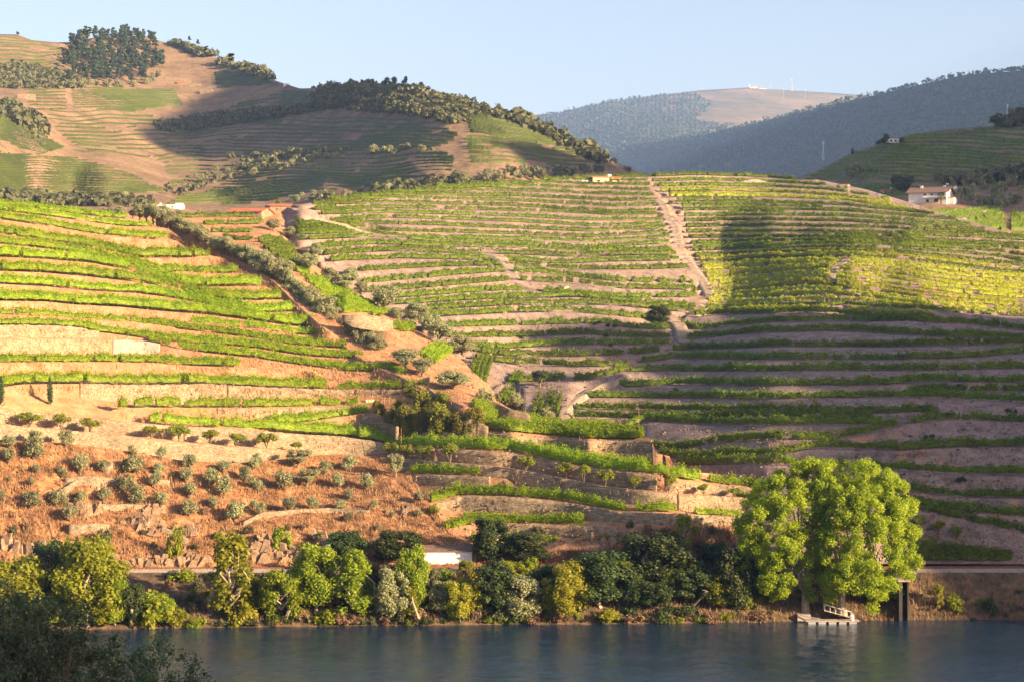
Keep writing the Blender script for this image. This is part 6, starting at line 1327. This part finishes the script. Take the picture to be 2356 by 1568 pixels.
for j, (u, v) in enumerate([(1540,470),(1560,492),(1585,520),(1592,548),(1580,575),(1600,590),(1618,612),(1545,610),(1570,640),(1640,640),(1655,668),(1600,668),(1530,540),(1520,500),(1505,470),(1640,700),(1500,450),(1575,700)]):
    p = gp(u, v); plant('shrub', 'bush', p, rng.uniform(.8, 1.8), rng.uniform(.8, 1.5), '%s small dry bush from the left beside the steep dirt track' % ordn(j+1), 'bush', 'bushes beside the steep track', mat=['scrub', 'brush', 'bank_g'][j % 3], trunk=False)
# ---- the railway
e_ = empty('railway_track', (0, 369, 8.0)); tag(e_, 'single railway line on pale ballast running along the foot of the hills', 'railway')
xr = np.linspace(-110, 130, 61)
def strip(name, prof_, mat, parent, y0, z0, jit=0):
    rows = []
    for dy, dz in prof_: rows.append(np.stack([xr, dy+fbm(xr*.5, xr*0+dy, 3, 2)*jit, dz+fbm(xr*.7, xr*0+dz+dy, 4, 2)*jit], -1))
    G_ = np.stack(rows); K, J = G_.shape[:2]; idx = np.arange(K*J).reshape(K, J)
    o = link(name, mesh_np(name, G_.reshape(-1, 3), np.stack([idx[:-1, :-1], idx[:-1, 1:], idx[1:, 1:], idx[1:, :-1]], -1).reshape(-1, 4), mat), parent); return o
strip('ballast', [(-2.9, -1.5), (-1.7, -.05), (1.7, -.05), (3.0, -1.0)], M['ballast'], e_, 0, 0, .12)
for dy in (-.84, .84): m_ = MB(); m_.box(-110, 130, dy-.05, dy+.05, -.02, .22); part(m_, 'rail', 'rail', e_)
m_ = MB()
for x in np.arange(-110, 130, .7): m_.box(x-.12, x+.12, -1.3, 1.3, -.16, .02)
o = part(m_, 'sleepers', 'wood', e_); o['kind'] = 'stuff'
# ---- landing stage
Ysh = CAMH*FPX/(1427-CV)
def X(u, Y): return (u-CU)/FPX*Y
xc = X(1911, Ysh-2.0); e_ = empty('pontoon', (xc, Ysh-3.2, 0)); tag(e_, 'grey floating pontoon with pale edge at the landing', 'pontoon'); L = X(1972, Ysh)-X(1850, Ysh)
m_ = MB(); m_.box(-L/2, L/2, -1.1, 1.1, .42, .62); part(m_, 'deck', 'concrete', e_)
for i in range(5): m_ = MB(); x0 = -L/2+.2+i*(L-.4)/5; m_.box(x0+.25, x0+(L-.4)/5-.25, -1.0, 1.0, -.3, .416); part(m_, 'float', 'steel', e_)
m_ = MB(); m_.box(L/2-1.3, L/2-.9, -.9, -.5, .62, 1.5); part(m_, 'bollard', 'white', e_)
e_ = empty('gangway', (X(1925, Ysh), Ysh-1.2, .6)); tag(e_, 'sloping gangway with white railings from the steps to the pontoon', 'gangway')
m_ = MB(); m_.prism([(-2.4, -.6, 1.4), (2.4, -.6, .1), (2.4, -.6, .22), (-2.4, -.6, 1.52)], 0, (0, 1.2, 0)); part(m_, 'ramp', 'concrete', e_)
for s in (-.6, .6):
    m_ = MB(); m_.tube([(-2.4, s, 2.5), (2.4, s, 1.2)], [.05, .05], 5)
    for i in range(6): x = -2.4+i*.96; z = 1.45-(x+2.4)*.27; m_.tube([(x, s, z-.1), (x, s, z+1.02)], [.045, .045], 5)
    part(m_, 'railing', 'white', e_)
e_ = empty('landing_steps', (X(1895, Ysh), Ysh+1, 0)); tag(e_, 'broad stone steps leading up from the landing between the poplars', 'steps')
m_ = MB()
for i in range(12): m_.box(-3.3+i*.06, 3.3-i*.06, i*.42, i*.42+.6, -1+.0, .18+i*.25)
part(m_, 'step', 'stone', e_)
for x, y in ((-3.3, .1), (3.4, .1), (-2.6, 2.6), (2.4, 2.8), (1.6, 4.4)): m_ = MB(); m_.box(x-.17, x+.17, y-.17, y+.17, 0, 1.5+y*.55); part(m_, 'post', 'white', e_)
m_ = MB(); m_.box(-1.25, 1.25, -1.0, 1.0, -1, 1.25, .1); tag(m_.obj('mooring_block', M['concrete'], loc=(X(1848, Ysh), Ysh-.4, 0)), 'pale concrete mooring block left of the landing steps', 'block')
m_ = MB(); m_.tube([(-1.8, 0, 1.3), (2.6, -1.0, .5)], [.09, .09], 6); tag(m_.obj('mooring_beam', M['steel'], loc=(X(1858, Ysh), Ysh-1.6, 0)), 'sloping steel beam from the concrete block to the pontoon', 'beam')
m_ = MB(); m_.box(-.3, .3, -.3, .3, -1.2, 1.3); tag(m_.obj('white_post', M['white'], loc=(X(1959, Ysh), Ysh-.6, .3)), 'short white post at the right end of the landing', 'post')
e_ = empty('stone_shed', (X(1800, 361), 361.5, 2.8)); tag(e_, 'low stone shed with dark openings under the left poplar', 'shed')
m_ = MB(); m_.box(-4, -2.6, -1.5, 1.5, -2, 2.4); m_.box(-1.6, 4.6, -1.5, 1.5, -2, 2.4); m_.box(-2.6, -1.6, 1.0, 1.5, -2, 2.4); part(m_, 'wall', 'stone', e_)
m_ = MB(); m_.box(-4.3, 5.0, -1.9, 1.9, 2.404, 2.65); part(m_, 'roof', 'concrete', e_)
e_ = empty('iron_stairs', (X(1894, 362), 362, 2.6)); tag(e_, 'white-railed stairs climbing to the railway behind the poplars', 'stairs')
m_ = MB()
for i in range(14): m_.box(-.3+i*.12, .9+i*.12, i*.32, i*.32+.32, -1+i*.32, .1+i*.32)
part(m_, 'step', 'concrete', e_); m_ = MB(); m_.tube([(-.3, 0, 1.1), (1.3, 4.4, 5.4)], [.05, .05], 5); m_.tube([(.9, 0, 1.1), (2.5, 4.4, 5.4)], [.05, .05], 5); part(m_, 'railing', 'white', e_)
e_ = empty('bridge_pier', (X(2077, 357), 357.5, 0)); tag(e_, 'dark rail bridge opening with a pale concrete pier at the water', 'bridge')
m_ = MB(); m_.box(-.85, -.25, -1.5, 9, -2, 7.0); m_.box(.65, .85, -1.5, 9, -2, 7.0); part(m_, 'pier', 'conc_dk', e_)
m_ = MB(); m_.box(-.24, .64, .3, 9, -2, 6.8); part(m_, 'culvert', 'conc_dk', e_); m_ = MB(); m_.box(-1.1, 1.1, -1.7, 8.8, 7.004, 7.3); part(m_, 'deck', 'concrete', e_)
# hives
for j in range(4):
    u, v = 589+(1025+j*28)/4, 805.3+478/4; q_ = gp(u, v); m_ = MB(); m_.box(-.3, .3, -.25, .25, 0, .55); m_.box(-.34, .34, -.29, .29, .554, .62); tag(m_.obj('beehive', M['cream'], loc=tuple(q_)), '%s of four small pale boxes left of the orange trees' % ordn(j+1), 'box', 'small pale boxes')
# ---- rocks of the slope above the railway
def rock_mesh(seed):
    r = np.random.default_rng(seed); m_ = MB()
    for i in range(9):
        x, y = r.uniform(-1.6, 1.6), r.uniform(-.5, .5); w, d, h = r.uniform(.25, .8), r.uniform(.3, .7), r.uniform(.5, 2.4); t = r.uniform(-.6, .5)
        m_.v += [(x-w, y-d, -.6), (x+w, y-d*.8, -.6), (x+w, y+d, -.6), (x-w, y+d, -.6), (x-w*.6+t*h, y-d*.4, h*r.uniform(.8, 1)), (x+w*.5+t*h, y-d*.3, h*r.uniform(.8, 1.05)), (x+w*.5+t*h, y+d*.6, h), (x-w*.6+t*h, y+d*.5, h)]
        n = len(m_.v)-8; m_.f += [[n+k for k in q] for q in ((3, 2, 1, 0), (4, 5, 6, 7), (0, 1, 5, 4), (1, 2, 6, 5), (2, 3, 7, 6), (3, 0, 4, 7))]
    return m_.mesh('rock', M['rock'])
RK = [rock_mesh(s) for s in range(5)]
rk = [(u, v) for u, v in [(10,1250),(30,1262),(55,1270),(80,1262),(300,1200),(315,1210),(330,1216),(322,1195),(345,1225),(338,1205),(360,1208),(255,1285),(320,1295),(340,1298),(360,1292),(385,1298),(410,1296),(440,1298),(465,1296),(375,1282),(430,1284),(400,1278),
    (590,1262),(610,1276),(600,1290),(630,1285),(655,1290),(680,1285),(720,1262),(730,1250),(735,1275),(745,1240),(760,1262),(640,1240),(588,1250),(700,1280),(770,1290),(170,1178),(185,1184),(200,1180),(340,1180),(410,1222),(425,1228),(1380,1245),(1400,1250),(1420,1240),(1500,1262),(1560,1265),(1530,1270),(920,1180),(935,1186),(1080,1290),(1620,1275)]]
for j, (u, v) in enumerate(sorted(rk)):
    q_ = gp(u, v); s_ = rng.uniform(.7, 1.25); o = link('rock', RK[j % 5], loc=tuple(q_)); o.scale = (s_*1.2, s_, s_*.8); o.rotation_euler = (0, rng.uniform(-.3, .3), rng.uniform(-.4, .4)); tag(o, '%s from the left of the upright slate outcrops on the dry slope' % ordn(j+1), 'rock', 'slate outcrops on the dry slope')
# low broken walls on the olive slope
for j, (pts, h, lb) in enumerate([([(128,1140),(150,1118),(180,1100),(230,1098)],2.2,'curved broken stone wall among the olives at the left'),([(150,1098),(200,1093),(270,1100),(300,1108)],1.6,'low stone wall in the middle of the olive slope'),([(180,1160),(240,1158),(330,1160),(380,1166)],2.6,'long broken wall above the slate outcrop'),
    ([(158,1205),(210,1202),(252,1206)],2.6,'short stone wall above the big round tree'),([(560,1200),(600,1178),(660,1172),(760,1168),(850,1172)],2.0,'overgrown wall curving round the top of the rocks'),([(370,1208),(410,1226),(432,1240)],1.6,'dark sloping wall right of the slate outcrop'),([(340,1100),(390,1104)],1.2,'short bit of stone wall between olives right of centre'),
    ([(240,1070),(258,1062)],1.5,'small heap of wall stones below the ledge')]):
    free_wall(pts, [gp(u, v+6)[1]-.6 for u, v in pts], [h]*len(pts), lb, mat=M['stone'], seed=40+j, name='broken_wall', step=.6)
# ---- dry grass on the slopes
def grass(name, uvs, hgt, mat, label, spread=.35, n=7):
    c = np.array([gp(u, v) for u, v in uvs]); c = np.repeat(c, n, 0); c = c+rng.normal(size=c.shape)*np.array([spread, spread*.5, .05]); m = len(c)
    h = hgt*rng.uniform(.5, 1.4, m); a_ = rng.uniform(0, 6.28, m); w = .07; d = np.stack([np.cos(a_), np.sin(a_), 0*a_], -1); ln = rng.normal(size=(m, 3))*.35; ln[:, 2] = 1
    V = np.stack([c-d*w-[0, 0, .3], c+d*w-[0, 0, .3], c+ln*h[:, None]+d*w*.3, c+ln*h[:, None]-d*w*.3], 1).reshape(-1, 3)
    o = link(name, mesh_np(name, V, np.arange(4*m).reshape(m, 4), mat)); tag(o, label, kind='stuff')
uvs = []
while len(uvs) < 6500:
    u, v = rng.uniform(-40, 1740), rng.uniform(1010, 1302)
    if v > np.interp(u, *pl(SEAM_O_T).T)+3 and fbm(np.array([u*.02]), np.array([v*.04]), 5, 3)[0] > -.35: uvs.append((u, v))
grass('dry_grass', uvs, .45, M['drygrass'], 'dry orange grass covering the olive slope')
uvs = [(rng.uniform(430, 2356), rng.uniform(1322, 1430)) for _ in range(2600)]
grass('bank_grass', uvs, .7, M['brush'], 'dry brown weeds and stalks on the river bank', .5, 6)
uvs = [(u, v) for u, v in zip(rng.uniform(1060, 1745, 1500), rng.uniform(1200, 1296, 1500)) if v > np.interp(u, [1060,1400,1480,1745], [1268,1268,1215,1215])]
grass('brush', uvs, .9, M['brush'], 'brown brush on the rocky foot of the spur above the railway', .6, 7)
uvs = [(u, v) for u, v in zip(rng.uniform(0, 960, 1500), rng.uniform(480, 960, 1500)) if v > np.interp(u, *pl(skyN).T)+8]
grass('weeds', uvs, .35, M['willow'], 'low yellowish weeds on the vineyard terraces', 1.2, 5)

def rubble(name, uvs, size, mat, label):
    c = np.array([gp(u, v) for u, v in uvs]); n = len(c); k = 3; c = np.repeat(c, k, 0)+rng.normal(size=(n*k, 3))*np.array([1.2, .3, .15]); m = len(c); s_ = size*rng.uniform(.4, 1.5, (m, 1))
    d = rng.normal(size=(m, 4, 3)); d[..., 2] = np.abs(d[..., 2]); V = c[:, None]+d*s_[:, None]*.5; f = np.array([[0, 1, 2], [0, 2, 3], [0, 3, 1], [1, 3, 2]]); F_ = (f[None]+4*np.arange(m)[:, None, None]).reshape(-1, 3)
    o = link(name, mesh_np(name, V.reshape(-1, 3), F_, mat)); tag(o, label, kind='stuff')
def scatter(n, u0, u1, v0, v1, ok): 
    u = rng.uniform(u0, u1, n); v = rng.uniform(v0, v1, n); m = ok(u, v); return list(zip(u[m], v[m]))
sk = lambda u, v: v > np.interp(u, *pl(skyM).T)+6
rubble('stones', scatter(5500, 900, 2356, 640, 1290, lambda u, v: sk(u, v) & (fbm(u*.01, v*.02, 77, 3) > -.25)), .38, M['rubble'], 'loose broken schist on the terrace banks')
rubble('stones_near', scatter(1500, 0, 1740, 1060, 1300, lambda u, v: v > np.interp(u, *pl(SEAM_O_T).T)+4), .3, M['rubble'], 'loose stones on the near hillside')
grass('tufts', scatter(3500, 440, 1150, 480, 960, lambda u, v: u < n2u(v)), .5, M['drygrass'], 'dry tufts on the slopes above the gully', .8, 6)
grass('tufts_near', scatter(2600, 0, 900, 480, 900, lambda u, v: v > np.interp(u, *pl(skyN).T)+6), .32, M['drygrass'], 'dry tufts on the banks of the near terraces', .9, 5)
grass('tufts_middle', scatter(3500, 700, 2356, 420, 1290, sk), .5, M['brush'], 'dry weeds on the terrace banks of the middle hill', 1.0, 5)
# ---------------------------------------------------------------- air
hm = bpy.data.materials.new('haze_air'); hm.use_nodes = True; hn = hm.node_tree; hn.nodes.clear()
ho = hn.nodes.new('ShaderNodeOutputMaterial'); hv = hn.nodes.new('ShaderNodeVolumePrincipled')
hv.inputs['Color'].default_value = (.33, .53, 1.0, 1); hv.inputs['Density'].default_value = .000058; hv.inputs['Anisotropy'].default_value = 0
hn.links.new(hv.outputs[0], ho.inputs['Volume'])
mb = MB(); mb.box(-13000, 13000, -3500, 20000, -8, 1300); tag(mb.obj('haze', hm), kind='stuff')
